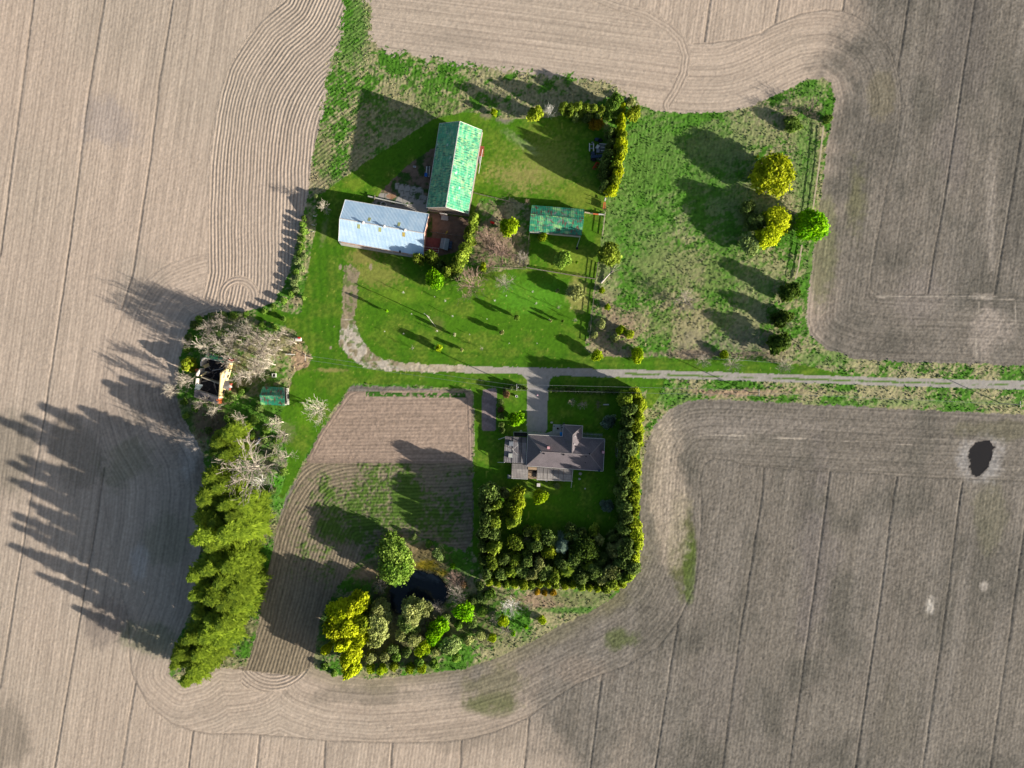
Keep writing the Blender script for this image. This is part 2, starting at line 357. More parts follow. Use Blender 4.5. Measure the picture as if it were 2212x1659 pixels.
# tractor lines pressed into the fields
TL = [[(72.6, -40), (72.6, 0), (51, 166), (25, 360), (0, 552)], [(231, -40), (225, 0), (205, 120), (185, 250), (168, 390), (142, 588), (115, 760), (95, 900), (67, 1071), (30, 1300), (0, 1486)],
      [(380, -40), (374, 0), (343, 180), (325, 340), (287, 588), (265, 665)], [(225, 1010), (212, 1106), (165, 1380), (117, 1659)], [(292, 1475), (262, 1659), (250, 1720)],
      [(416, 1581), (407, 1659)], [(560, 1588), (551, 1680)], [(703, 1602), (698, 1680)], [(847, 1604), (843, 1680)], [(997, 1599), (992, 1680)], [(1143, 1553), (1130, 1680)], [(1300, 1457), (1272, 1680)],
      [(1464, 1344), (1440, 1500), (1412, 1680)], [(1650, 1011), (1645, 1071), (1600, 1360), (1557, 1680)], [(1792, 1019), (1785, 1071), (1765, 1230), (1702, 1680)], [(1938, 1030), (1930, 1071), (1900, 1300), (1844, 1680)],
      [(2080, 1040), (2074, 1071), (2050, 1260), (1990, 1680)], [(2230, 1042), (2205, 1200), (2136, 1680)], [(1540, -40), (1521, 90)], [(1688, -40), (1673, 53)], [(1828, -40), (1820, 24)],
      [(1968, -40), (1962, 0), (1950, 80), (1938, 155)], [(2112, -40), (2106, 0), (2079, 170), (2045, 400), (2004, 635)], [(2212, 255), (2185, 420), (2148, 635)]]
lw = np.zeros(X.shape)
wob = (fbm(6, 2, 131) - .5) * 2.0
for p in TL:
    xs = [q[0] for q in p]; ys = [q[1] for q in p]
    m = (U > min(xs) - 12) & (U < max(xs) + 12) & (V > min(ys) - 4) & (V < max(ys) + 4)
    d = pdist(p, u=U[m] + wob[m], v=V[m]); lw[m] = np.maximum(lw[m], 1 - smooth(d, .9, 2.6))
for p, st in ((SHEAD, .6), (NHEAD, .6), (WHEAD, .25)):
    d = pdist(p, u=UC, v=VC); near = upsample(d) < 8
    dd = pdist(p, u=U[near] + wob[near], v=V[near]); lw[near] = np.maximum(lw[near], (1 - smooth(dd, .9, 2.6)) * st)
mixin(lw * .52 * (lab == 0), P(74, 70, 64))
lt = np.zeros(X.shape)
for p in [[(1878, 628), (1900, 641), (1984, 639), (2083, 639), (2148, 642), (2188, 644)], [(2148, 642), (2165, 648), (2190, 645), (2192, 660), (2196, 700)], [(1520, 937), (1760, 950), (1880, 952), (1965, 962), (1978, 964)],
          [(2115, 650), (2110, 700), (2108, 770)]]:
    lt = np.maximum(lt, 1 - smooth(upsample(pdist(p)) + (ragged * 6), .5, 3))
mixin(lt * .7, P(196, 184, 168))
mixin((lab == 0) * smooth(s_farm + (med - .5) * 60, 40, 0) * (U > 640) * (V > 1200) * .5, P(128, 122, 90))

# garden and lower ploughed strip
mixin(g2 * 1.0, P(152, 138, 116)); mixin(up * 1.0, P(178, 156, 138)); mixin(up * smooth(med, .4, .8) * .4, P(162, 142, 126))
weeds = smooth(fbm(7, 4, 141) * .52 + fbm(.8, 3, 151) * .42 + (.8 - np.clip(np.hypot((U - 860) / 280, (V - 1110) / 130), 0, 2)) * .30, .42, .62)
mixin(g2 * ~up * weeds * .9, P(84, 122, 34))
tus_ = fbm(.9, 2, 161)
mixin(up * (np.abs(V - 842 - U * .012) < 5) * (U > 790) * (U < 1005) * smooth(fbm(6, 2, 171), .3, .5) * (tus_ > .4), P(70, 118, 40))
mixin((bed & g2) * 1.0, P(158, 140, 136))

# rough grass: dead straw and green tussocks
tus = fbm(.75, 3, 181); rg = fbm(10, 3, 191); str2 = fbm(1.2, 3, 201, ang=R(25), stretch=3.0)
straw = P(178, 170, 128); green = P(86, 138, 40); dgreen = P(56, 104, 26); pale = P(140, 152, 96)
rough = lab == 1
gr = smooth(tus * .55 + str2 * .45 + (rg - .5) * .9, .42, .58)
c1 = straw[None, None] * (1 - gr[..., None]) + green[None, None] * gr[..., None]
dg_ = smooth(fbm(.6, 2, 211), .52, .72)[..., None]; c1 = c1 * (1 - dg_ * .5) + dgreen * dg_ * .5
m = rough[..., None]; col[:] = np.where(m, c1, col)
def rblob(u, v, ru, rv, c, s=1.0, tilt=0.0, nz=.8, hard=.35, only=1):
    a = math.radians(tilt); du, dv = U - u, V - v
    x = (du * math.cos(a) + dv * math.sin(a)) / ru; y = (-du * math.sin(a) + dv * math.cos(a)) / rv
    r = np.hypot(x, y) + (rg - .5) * nz + (tus - .5) * nz * 1.4
    mixin((1 - smooth(r, hard, 1.1)) * s * (lab == only), c)
tanm = P(160, 152, 110); lilac = P(150, 142, 118); brown = P(120, 100, 80); vgreen = P(92, 142, 48)
for b in [(1450, 330, 190, 130, vgreen, .85), (1370, 480, 110, 190, vgreen, .8), (1560, 460, 120, 120, vgreen, .55), (1430, 580, 110, 60, vgreen, .45), (1400, 380, 60, 60, P(112, 140, 70), .4), (1560, 320, 90, 60, pale, .6), (1500, 590, 180, 90, tanm, .4), (1640, 600, 100, 80, pale, .4),
          (1500, 700, 220, 60, tanm, .5), (1320, 700, 60, 60, P(168, 146, 122), .85), (1600, 740, 120, 40, lilac, .7), (1740, 350, 30, 150, vgreen, .7), (1750, 620, 14, 120, vgreen, .7), (1620, 650, 60, 80, pale, .5),
          (1650, 290, 70, 30, pale, .5), (1750, 195, 40, 26, vgreen, .7), (1500, 765, 220, 10, P(160, 140, 120), .8), (1780, 775, 80, 20, vgreen, .6), (1780, 800, 40, 10, straw, .7),
          (1600, 848, 190, 10, P(178, 150, 126), .9), (1850, 850, 250, 8, straw, .8), (1450, 860, 60, 20, vgreen, .8), (2000, 870, 300, 8, P(120, 150, 80), .6),
          (600, 745, 80, 45, tanm, .85), (650, 770, 30, 40, P(190, 160, 130), .95), (500, 720, 90, 50, P(130, 128, 84), .5), (540, 820, 90, 60, P(120, 126, 70), .5), (470, 920, 80, 50, brown, .85), (520, 960, 60, 40, P(110, 92, 78), .6),
          (420, 700, 30, 60, dgreen, .8), (440, 680, 80, 14, dgreen, .9), (400, 920, 20, 60, P(60, 110, 30), .8), (570, 900, 60, 40, P(96, 130, 50), .6), (560, 1010, 70, 70, P(140, 138, 108), .6), (600, 1060, 30, 60, P(80, 160, 20), .8),
          (500, 1200, 100, 260, P(70, 84, 40), .7), (1060, 520, 60, 60, P(150, 126, 108), .9), (1040, 450, 70, 20, P(120, 110, 84), .5), (1020, 590, 50, 20, P(120, 100, 86), .7), (1120, 540, 40, 40, P(128, 116, 86), .5),
          (1040, 350, 26, 50, P(130, 132, 90), .6), (1040, 390, 24, 30, P(120, 140, 60), .5), (635, 560, 20, 100, P(96, 130, 60), .5), (640, 650, 24, 20, P(186, 162, 136), .8),
          (900, 250, 160, 90, P(150, 148, 100), .35), (760, 60, 40, 100, P(84, 138, 40), .8), (740, 110, 30, 30, P(100, 140, 56), .5), (700, 330, 30, 60, tanm, .6), (690, 390, 60, 20, P(170, 156, 124), .6),
          (1180, 1300, 90, 22, P(170, 142, 122), .8), (1260, 1290, 90, 26, P(110, 134, 70), .6), (1260, 1318, 120, 8, P(70, 130, 30), .8), (1100, 1380, 120, 26, P(140, 140, 100), .5), (940, 1440, 200, 10, P(76, 120, 36), .7),
          (800, 1240, 60, 40, P(124, 114, 84), .8), (905, 1190, 40, 22, P(150, 126, 96), .8), (790, 1240, 40, 18, P(180, 150, 124), .7), (985, 1250, 40, 30, P(130, 118, 104), .8), (820, 1280, 26, 30, P(110, 102, 88), .7),
          (930, 1210, 60, 34, P(110, 100, 66), .8), (918, 1222, 34, 12, P(160, 142, 30), .9), (955, 1238, 20, 10, P(150, 130, 34), .8), (850, 1390, 150, 60, P(84, 86, 50), .8), (700, 1300, 40, 160, P(60, 96, 34), .7), (1000, 1350, 100, 60, P(96, 98, 60), .6), (860, 1275, 70, 60, P(58, 56, 40), .7), (1050, 1300, 60, 30, P(70, 90, 40), .5)]:
    rblob(*b)
# furrows show through the weedy margin by the big barn
rowa[rough & (V < 430) & (U < 1340) & (U > 640) & (s_lawn > 3)] = .30
rm = rough & (U < 800) & (V < 430); rowu[rm] = ((V * .8 + U * .6) * S)[rm]; rowa[rm] = .55
rowa[rough & (V > 430)] = 0.0
rowa[lab >= 3] = 0.0
# animal paths worn across the paddock
pth = np.zeros(X.shape)
for p in [[(1290, 730), (1370, 690), (1405, 650), (1440, 600), (1480, 560), (1500, 500), (1530, 440), (1570, 400), (1620, 380)], [(1480, 560), (1455, 520), (1462, 440), (1480, 380), (1500, 320)], [(1500, 650), (1512, 610), (1540, 585), (1585, 560), (1640, 500)],
          [(1500, 320), (1490, 260)], [(1370, 690), (1410, 720), (1390, 760)], [(1440, 470), (1400, 420), (1390, 340), (1400, 280)]]:
    p = chaikin(p, 2, False); pth = np.maximum(pth, 1 - smooth(upsample(pdist(p)) + ragged * 5, .3, 2.2))
mixin(pth * rough * .75, P(44, 84, 24))

# lawns
lawn = lab == 3
mow = .5 + .5 * np.sin((U * .995 - V * .06) * S * 2 * math.pi / 2.6)
lg = P(84, 132, 24); lg2 = P(124, 150, 48); lg3 = P(56, 104, 18)
ln = fbm(5, 4, 221); lf = fbm(.7, 2, 231)
cl = lg * (1 - smooth(ln, .42, .75)[..., None]) + lg2 * smooth(ln, .42, .75)[..., None]
k2 = smooth(lf * .6 + ln * .5, .5, .75)[..., None] * .55; cl = cl * (1 - k2) + lg3 * k2
yd = ((U < 770) & (V > 480) & (V < 800))[..., None] * (mow[..., None] * .42); cl = cl * (1 - yd) + lg3 * yd
mb = .5 + .5 * np.sin((V + U * .03) * S * 2 * math.pi / 2.2); yv = ((V > 760) & (V < 840) & (U > 820))[..., None] * mb[..., None] * .35; cl = cl * (1 - yv) + lg3 * yv
col[:] = np.where(lawn[..., None], cl, col)
dry = P(158, 150, 92)
for b in [(1170, 350, 110, 80, P(138, 152, 66), .9), (1120, 380, 70, 40, P(164, 156, 92), .8), (1250, 420, 60, 30, P(140, 152, 56), .6), (1130, 310, 60, 14, P(150, 166, 110), .6, 35), (1220, 560, 60, 40, P(136, 156, 52), .8),
          (820, 590, 60, 34, P(150, 152, 74), .8), (780, 555, 40, 20, P(160, 150, 84), .7), (850, 540, 60, 14, P(150, 140, 96), .6), (880, 640, 90, 20, P(120, 158, 40), .5), (1150, 640, 100, 40, P(100, 164, 40), .7),
          (720, 800, 40, 5, P(168, 156, 96), .8), (700, 500, 8, 40, P(140, 150, 90), .7, 12), (660, 900, 30, 50, P(110, 158, 30), .6), (1250, 640, 26, 40, P(170, 164, 96), .8), (945, 700, 20, 20, P(140, 130, 80), .4),
          (760, 400, 30, 14, P(140, 160, 50), .5), (620, 930, 30, 30, P(140, 140, 96), .5), (930, 250, 30, 10, P(124, 140, 30), .6), (1050, 250, 16, 10, P(150, 140, 112), .9), (1090, 258, 20, 9, P(150, 140, 126), .9)]:
    rblob(*b, only=3) if len(b) == 6 else rblob(*b[:6], tilt=b[6], only=3)
spots = smooth(vnoise(X / .8, Y / .8, 241), .93, .97) * lawn; mixin(spots * .5, P(190, 190, 90))
for (u, v, r) in [(735, 577, 3.2), (801, 577, 3.5), (722, 706, 1.6), (714, 751, 3), (1013, 1100, 2), (1062, 1225, 1)]:
    rblob(u, v, r, r * 2 if v < 600 else r, P(176, 160, 132), 1.0, nz=.2, hard=.8, only=3)

# barnyard, pads, drives
yard = lab == 4; mixin(yard * 1.0, P(140, 116, 98)); mixin(yard * smooth(fbm(2.2, 4, 251), .45, .62) * ((U < 935)), P(58, 92, 34)); mixin(yard * smooth(fbm(1.2, 3, 252), .5, .8) * .4, P(100, 88, 76))
pad = lab == 5; mixin(pad * 1.0, P(178, 170, 160))
jx = np.abs(((U * .985 + V * .17) / 13) % 1 - .5) < .06; jy = np.abs(((V * .985 - U * .17) / 12) % 1 - .5) < .06
mixin(pad * (jx | jy) * (V < 432) * .6, P(70, 76, 52)); mixin(pad * smooth(fbm(1.6, 3, 261), .52, .6) * (V < 440) * (U < 920) * (V > 408) * .9, P(58, 92, 34))
mixin(pad * (np.hypot((U - 845), (V - 424) * 2) < 11) * .8, P(176, 130, 98))
old = lab == 6; oc = P(190, 174, 150); mixin(old * 1.0, P(160, 146, 118))
cells = np.minimum(vnoise(X / 2.2, Y / 2.2, 271), vnoise(X / 1.6 + 9, Y / 1.6, 272)); mixin(old * smooth(cells, .22, .34) * ((V > 690)), P(206, 194, 176))
mixin(old * smooth(fbm(1.4, 3, 281), .56, .68) * .75 * (U < 880), P(96, 124, 50)); mixin(old * (V > 775) * (U > 860) * .7, P(196, 182, 156))
trk = lab == 7; drv = lab == 8
mixin(trk * 1.0, P(178, 172, 164)); mixin(trk * smooth(fbm(1.0, 3, 291), .4, .8) * .35, P(160, 150, 138)); mixin(trk * smooth(U, 1150, 1000) * .5, P(200, 186, 158))
ctr = np.interp(U, [1000, 1382, 1935, 2212], [799, 808, 825.3, 832.5])
mixin(trk * (np.abs(V - ctr) < 2.3) * (U > 1350) * smooth(fbm(5, 2, 301) * .7 + fbm(.6, 2, 302) * .4, .42, .60) * .9, P(96, 132, 50))
mixin(drv * 1.0, P(176, 170, 166)); mixin(drv * smooth(s_trk, -5, 0) * .4, P(196, 186, 170)); mixin(drv * smooth(fbm(.8, 3, 303), .4, .8) * .25, P(150, 146, 144))
mixin(rough * smooth(s_pond, 9, 2) * .75, P(84, 74, 54)); mixin((lab == 0) * smooth(s_pud, 5, 1) * .6, P(112, 104, 96)); mixin((lab == 9) * 1.0, np.array((.008, .011, .016))); mixin((lab == 10) * 1.0, np.array((.03, .027, .025)))
# speckle of clods and pebbles, slightly different everywhere
spk = (fbm(.55, 2, 311) - .5)
amp = np.choose(lab, [.2, .34, .3, .28, .3, .15, .35, .16, .1, 0, .1])
amp = np.where((lab == 0), .2 + .26 * e_e, amp)
col *= np.clip(1 + spk * 2 * amp, .3, 1.8)[..., None]
col = np.clip(col, .002, .9)

# ---- relief
Z = np.zeros(X.shape)
r1 = fbm(.9, 2, 321) - .5; r2 = vnoise(X / .5, Y / .5, 331) - .5
tall = smooth(-s_farm, 0, 10)
Z += np.where(lab == 1, (r1 * .17 + r2 * .15) * (.35 + .65 * tall) * (0.6 + rg), 0)
Z += np.where(lab == 0, r2 * .05 + r1 * .04, 0) * np.where(e_e > .4, 1.7, 1.0)
Z += np.where(lab == 2, r2 * .07 + r1 * .06, 0) + np.where(lab == 3, r2 * .035 + (ln - .5) * .1, 0) + np.where(lab == 4, r2 * .06 + r1 * .08, 0)
Z += np.where(lab == 6, r2 * .06 + r1 * .1, 0)
Z += np.where(g2 & ~up, smooth(weeds, .2, .9) * (.05 + .12 * (r2 + .5)), 0)
Z += np.where((lab == 7), .03 * r2, 0)
Z += np.where((lab <= 2), np.sin(rowu * 2 * math.pi / 1.15) * .045 * smooth(rowa, .45, .9), 0)
Z += np.where(lab == 0, -lw * .12, 0)
Z[(lab == 9)] = -.45; Z[lab == 10] = -.04
Z += (fbm(45, 2, 341) - .5) * .5 * smooth(np.minimum(np.minimum(gx[None, :] - gx[0], gx[-1] - gx[None, :]), np.minimum(gy[:, None] - gy[0], gy[-1] - gy[:, None])), 0, 12) * (s_pond > 12)

# ---- materials of the ground
def ground_mat(name, period=1.15, bump=.5, rough=.95, grain=6.0, grassy=False):
    m, nt, b = new_mat(name, rough, .1)
    ac = N(nt, 'ShaderNodeAttribute', attribute_name='col'); au = N(nt, 'ShaderNodeAttribute', attribute_name='rowu'); aa = N(nt, 'ShaderNodeAttribute', attribute_name='rowa')
    geo = N(nt, 'ShaderNodeNewGeometry')
    n1 = N(nt, 'ShaderNodeTexNoise', Scale=grain, Detail=3.0); nt.links.new(geo.outputs['Position'], n1.inputs['Vector'])
    n2 = N(nt, 'ShaderNodeTexNoise', Scale=1.3, Detail=4.0); nt.links.new(geo.outputs['Position'], n2.inputs['Vector'])
    cb = nt.nodes.new('ShaderNodeCombineXYZ'); nt.links.new(au.outputs['Fac'], cb.inputs[0])
    sx = nt.nodes.new('ShaderNodeSeparateXYZ'); nt.links.new(geo.outputs['Position'], sx.inputs[0])
    nt.links.new(mathn(nt, 'MULTIPLY', mathn(nt, 'ADD', sx.outputs[0], sx.outputs[1]), .03), cb.inputs[1])
    n3 = N(nt, 'ShaderNodeTexNoise', Scale=.85, Detail=3.0); nt.links.new(cb.outputs[0], n3.inputs['Vector'])      # streaks that follow the passes
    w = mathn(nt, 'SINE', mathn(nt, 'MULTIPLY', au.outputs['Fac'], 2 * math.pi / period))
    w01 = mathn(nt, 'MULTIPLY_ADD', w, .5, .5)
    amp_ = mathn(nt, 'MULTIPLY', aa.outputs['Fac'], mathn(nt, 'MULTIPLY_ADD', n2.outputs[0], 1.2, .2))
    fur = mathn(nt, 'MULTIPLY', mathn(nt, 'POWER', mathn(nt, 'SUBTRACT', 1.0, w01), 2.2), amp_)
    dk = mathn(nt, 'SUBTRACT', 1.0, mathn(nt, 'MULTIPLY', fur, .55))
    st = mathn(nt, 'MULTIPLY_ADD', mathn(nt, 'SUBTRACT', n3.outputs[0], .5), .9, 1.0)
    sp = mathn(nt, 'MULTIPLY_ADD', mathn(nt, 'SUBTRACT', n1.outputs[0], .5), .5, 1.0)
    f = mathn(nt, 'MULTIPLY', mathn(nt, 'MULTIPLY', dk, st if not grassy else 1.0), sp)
    cm = nt.nodes.new('ShaderNodeVectorMath'); cm.operation = 'SCALE'; nt.links.new(ac.outputs['Color'], cm.inputs[0]); nt.links.new(f, cm.inputs['Scale'])
    nt.links.new(cm.outputs[0], b.inputs['Base Color'])
    h = mathn(nt, 'ADD', mathn(nt, 'MULTIPLY', w01, mathn(nt, 'MULTIPLY', amp_, .14)), mathn(nt, 'MULTIPLY', n1.outputs[0], .10))
    bumpn(nt, b, h, bump, 1.0)
    return m
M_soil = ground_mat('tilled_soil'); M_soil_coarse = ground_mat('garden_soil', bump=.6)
M_rough = ground_mat('rough_grass', bump=.7, grain=4.0, grassy=True); M_lawn = ground_mat('mown_grass', bump=.35, grain=5.0, grassy=True)
M_gravel = ground_mat('gravel', bump=.25, grain=7.0, grassy=True); M_conc = ground_mat('concrete', bump=.15, grain=4.0, rough=.85, grassy=True)
def water_mat(name, colr, rough):
    m, nt, b = new_mat(name, rough, .5); b.inputs['Base Color'].default_value = (*colr, 1); b.inputs['IOR'].default_value = 1.33
    g = N(nt, 'ShaderNodeNewGeometry'); n1 = N(nt, 'ShaderNodeTexNoise', Scale=1.5, Detail=3.0); nt.links.new(g.outputs['Position'], n1.inputs['Vector'])
    bumpn(nt, b, n1.outputs[0], .08, .05); return m
M_pond = water_mat('pond_water', (.006, .010, .016), .12); M_pud = water_mat('puddle_water', (.016, .014, .013), .2)

cell = lab[:-1, :-1]
region = np.zeros(cell.shape, int)          # object index
UCc = U[:-1, :-1]; VCc = V[:-1, :-1]
names = []
def reg(name, mask, mat):
    names.append((name, mat)); region[mask] = len(names)
reg('field', (cell == 0) & (UCc < 770) & (VCc < 900), M_soil)
reg('field', (cell == 0) & (UCc >= 770) & (VCc < 830), M_soil)
reg('field', (cell == 0) & ((VCc >= 900) | ((VCc >= 830) & (UCc >= 1000))), M_soil)
reg('rough_grass', cell == 1, M_rough)
reg('garden_plot', (cell == 2) & (s_bed[:-1, :-1] >= 4), M_soil_coarse)
reg('garden_bed', (cell == 2) & (s_bed[:-1, :-1] < 4), M_soil_coarse)
reg('lawn', cell == 3, M_lawn)
reg('barnyard', cell == 4, M_gravel)
reg('concrete_yard', cell == 5, M_conc)
reg('broken_concrete_drive', cell == 6, M_gravel)
reg('gravel_track', cell == 7, M_gravel)
reg('driveway', cell == 8, M_gravel)
reg('pond_water', cell == 9, M_pond)
reg('puddle', cell == 10, M_pud)
region[(region == 0)] = 1
idx = np.arange(NX * NY).reshape(NY, NX)
allco = np.stack([X, Y, Z], -1).reshape(-1, 3); allcol = np.concatenate([col, np.ones(col.shape[:2] + (1,))], -1).reshape(-1, 4)
allu = rowu.reshape(-1); alla = rowa.reshape(-1)
ground_objs = {}
for k, (nm, mt) in enumerate(names):
    jj, ii = np.nonzero(region == k + 1)
    if len(jj) == 0: continue
    q = np.stack([idx[jj, ii], idx[jj, ii + 1], idx[jj + 1, ii + 1], idx[jj + 1, ii]], -1)
    used, inv = np.unique(q.ravel(), return_inverse=True)
    me = bpy.data.meshes.new(nm); me.vertices.add(len(used)); me.vertices.foreach_set('co', allco[used].ravel().astype(np.float32))
    n = len(q); me.loops.add(n * 4); me.loops.foreach_set('vertex_index', inv.astype(np.int32).ravel())
    me.polygons.add(n); me.polygons.foreach_set('loop_start', np.arange(0, n * 4, 4, dtype=np.int32)); me.polygons.foreach_set('loop_total', np.full(n, 4, np.int32))
    me.polygons.foreach_set('use_smooth', np.ones(n, bool))
    a = me.attributes.new('col', 'FLOAT_COLOR', 'POINT'); a.data.foreach_set('color', allcol[used].ravel().astype(np.float32))
    a = me.attributes.new('rowu', 'FLOAT', 'POINT'); a.data.foreach_set('value', allu[used].astype(np.float32))
    a = me.attributes.new('rowa', 'FLOAT', 'POINT'); a.data.foreach_set('value', alla[used].astype(np.float32))
    me.materials.append(mt); me.update(); me.validate()
    o = bpy.data.objects.new(nm, me); C.objects.link(o); o['kind'] = 'structure'; ground_objs[nm] = o
# the land beyond, out to the horizon
g = MB(); xa, ya = gx[-1] - .5, gy[-1] - .5; B = 2500
for a, b_, c, d in ((-B, -B, B, -ya), (-B, ya, B, B), (-B, -ya, -xa, ya), (xa, -ya, B, ya)):
    g.face([(a, b_, -.05), (c, b_, -.05), (c, d, -.05), (a, d, -.05)])
gm, gnt, gb = new_mat('far_soil', .95, .1)
gg = N(gnt, 'ShaderNodeNewGeometry'); gn = N(gnt, 'ShaderNodeTexNoise', Scale=.02, Detail=6.0); gnt.links.new(gg.outputs['Position'], gn.inputs['Vector'])
gr_ = ramp(gnt, [(.35, tuple(P(146, 136, 126))), (.65, tuple(P(190, 172, 154)))], gn.outputs[0]); gnt.links.new(gr_.outputs[0], gb.inputs['Base Color'])
tag(g.build('ground', gm), kind='structure')
# ------------------------------------------------------------------ vegetation
def mesh_np(name, verts, nper, tint=None, smooth_=False):
    """verts (n, nper, 3) -> mesh of n faces"""
    n = len(verts); me = bpy.data.meshes.new(name); me.vertices.add(n * nper); me.vertices.foreach_set('co', verts.reshape(-1).astype(np.float32))
    me.loops.add(n * nper); me.loops.foreach_set('vertex_index', np.arange(n * nper, dtype=np.int32))
    me.polygons.add(n); me.polygons.foreach_set('loop_start', np.arange(0, n * nper, nper, dtype=np.int32)); me.polygons.foreach_set('loop_total', np.full(n, nper, np.int32))
    if tint is not None:
        a = me.attributes.new('tint', 'FLOAT', 'FACE'); a.data.foreach_set('value', tint.astype(np.float32))
    me.materials.append(None); me.update(); return me
def leaf_quads(P_, Nn, size, rg_, asp=1.5, T=None):
    n = len(P_); Nn = Nn / (np.linalg.norm(Nn, axis=1, keepdims=True) + 1e-9)
    t = rg_.randn(n, 3) if T is None else T.copy(); t -= (t * Nn).sum(1, keepdims=True) * Nn; t /= np.linalg.norm(t, axis=1, keepdims=True) + 1e-9
    b = np.cross(Nn, t); s = np.asarray(size).reshape(-1, 1) * (0.6 + .8 * rg_.rand(n, 1)) / 2; t = t * s * asp; b = b * s
    return np.stack([P_ - t - b * .3, P_ + b, P_ + t + b * .2, P_ - b], 1)
def crown_proto(nq, leaf, nl, seed, z0=.22, z1=1.0, rr=.42, flat=1.0, cone=0.0):
    g = np.random.RandomState(seed); Cn = []; Rl = []
    for k in range(nl):
        a = g.rand() * 6.283; q = g.rand() ** .5 * (1 - rr * .9); zz = g.rand()
        prof = (1 - cone * zz) * (math.sin(math.pi * min(1, .18 + .82 * zz)) ** .5 if cone < .5 else 1)
        Cn.append((math.cos(a) * q * prof, math.sin(a) * q * prof, zz)); Rl.append(rr * (.38 + .85 * g.rand() ** 1.3) * (1 - .45 * cone * zz))
    Cn = np.array(Cn); Rl = np.array(Rl); w = Rl ** 2; k = g.choice(nl, nq, p=w / w.sum())
    d = g.randn(nq, 3); d /= np.linalg.norm(d, axis=1, keepdims=True); d[:, 2] = np.where(d[:, 2] < -.3, -d[:, 2], d[:, 2])
    rad = Rl[k] * (.6 + .5 * g.rand(nq)) * np.where(g.rand(nq) < .2, 1.12 + .3 * g.rand(nq), 1.0); zs = (z1 - z0)
    Pq = Cn[k] + d * rad[:, None] * np.array([1, 1, .55]); Pq[:, 2] = z0 + np.clip(Pq[:, 2], -.05, 1.12) * zs * flat * .9
    Nn = d + g.randn(nq, 3) * .75
    q = leaf_quads(Pq, Nn, np.full(nq, leaf), g)
    lt_ = g.rand(nl)
    return mesh_np('crown', q, 4, np.clip(lt_[k] * .55 + g.rand(nq) * .45, 0, 1))
def spruce_proto(seed):
    g = np.random.RandomState(seed); Ps = []; Ns = []; Ss = []; T = []; Td = []
    for z in np.linspace(.08, .985, 28):
        rad = min(1, (1 - z) ** .5 * 1.05) * (.75 + .5 * g.rand()); nb = 7 if z < .8 else 5; a0 = g.rand() * 6.28
        for b in range(nb):
            a = a0 + b * 6.283 / nb + g.randn() * .18; L_ = rad * (.55 + .65 * g.rand()); tn = g.rand()
            for t in np.linspace(.12, 1.0, 9):
                zz = z - t * L_ * .09 + .03 * t * t * L_
                for s in ((-1, 0, 1) if t < .95 else (0,)):
                    off = s * L_ * .20 * (1.15 - t) * (.7 + .6 * g.rand())
                    x = math.cos(a) * t * L_ - math.sin(a) * off; y = math.sin(a) * t * L_ + math.cos(a) * off
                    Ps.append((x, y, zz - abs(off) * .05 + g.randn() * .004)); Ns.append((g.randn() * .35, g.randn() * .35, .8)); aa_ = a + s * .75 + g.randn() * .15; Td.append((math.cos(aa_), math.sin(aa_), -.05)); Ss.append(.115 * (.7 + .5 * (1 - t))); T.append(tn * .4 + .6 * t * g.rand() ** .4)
    Ps, Ns = np.array(Ps), np.array(Ns); q = leaf_quads(Ps, Ns, np.array(Ss), g, 3.0, np.array(Td))
    c = q.mean(1, keepdims=True); dz = (q - c); dz[..., 2] *= .09; q = c + dz   # height is stretched more than width
    return mesh_np('crown', q, 4, np.array(T))
def tube_pts(p, q, r0, r1, out, n=3):
    d = q - p; d = d / (np.linalg.norm(d) + 1e-9); up = np.array([0, 0, 1.]) if abs(d[2]) < .9 else np.array([1., 0, 0])
    a = np.cross(d, up); a /= np.linalg.norm(a); b = np.cross(a, d)
    A = [p + (a * math.cos(k * 6.2832 / n) + b * math.sin(k * 6.2832 / n)) * r0 for k in range(n)]; B_ = [q + (a * math.cos(k * 6.2832 / n) + b * math.sin(k * 6.2832 / n)) * r1 for k in range(n)]
    for i in range(n):
        j = (i + 1) % n; out.append(np.array([A[i], A[j], B_[j], B_[i]]))
def bare_proto(seed, nl=8, spread=.45, twig=.0032, start=.16, lv=3):
    """trunk and branch meshes, height 1"""
    g = np.random.RandomState(seed); tr = []; br = []
    p = np.zeros(3); pts = [p]
    for k in range(6):
        p = p + np.array([g.randn() * .015, g.randn() * .015, .13]); pts.append(p)
    for k in range(6): tube_pts(pts[k], pts[k + 1], .020 * (1 - k * .14), .020 * (1 - (k + 1) * .14), tr, 6)
    def limb(p, d, L_, r, lvl):
        q = p; dd = d / np.linalg.norm(d); ns = 4 if lvl < 2 else 2
        for s in range(ns):
            e = q + dd * L_ / ns; r2_ = r * (1 - (s + 1) / (ns + .6)); tube_pts(q, e, max(r * (1 - s / (ns + .6)), twig), max(r2_, twig), br); 
            if lvl < lv:
                for _ in range(2 if lvl else 3):
                    sd_ = dd + g.randn(3) * .55; sd_[2] += .15; limb(q + (e - q) * g.rand(), sd_, L_ * (.38 + .25 * g.rand()), r * .45, lvl + 1)
            q = e; dd = dd + g.randn(3) * .16; dd[2] += .05; dd /= np.linalg.norm(dd)
    for k in range(nl):
        a = k * 6.283 / nl + g.rand() * .6; z = start + (.72 - start) * (k + g.rand()) / nl
        base = pts[0] + np.array([0, 0, z]); d = np.array([math.cos(a), math.sin(a), .75 + z * .8]); limb(base, d, spread * (1.15 - .5 * z), .010, 1)
    limb(pts[-2], np.array([0, 0, 1.]), .3, .009, 1)
    return mesh_np('trunk', np.array(tr), 4), mesh_np('branches', np.array(br), 4)
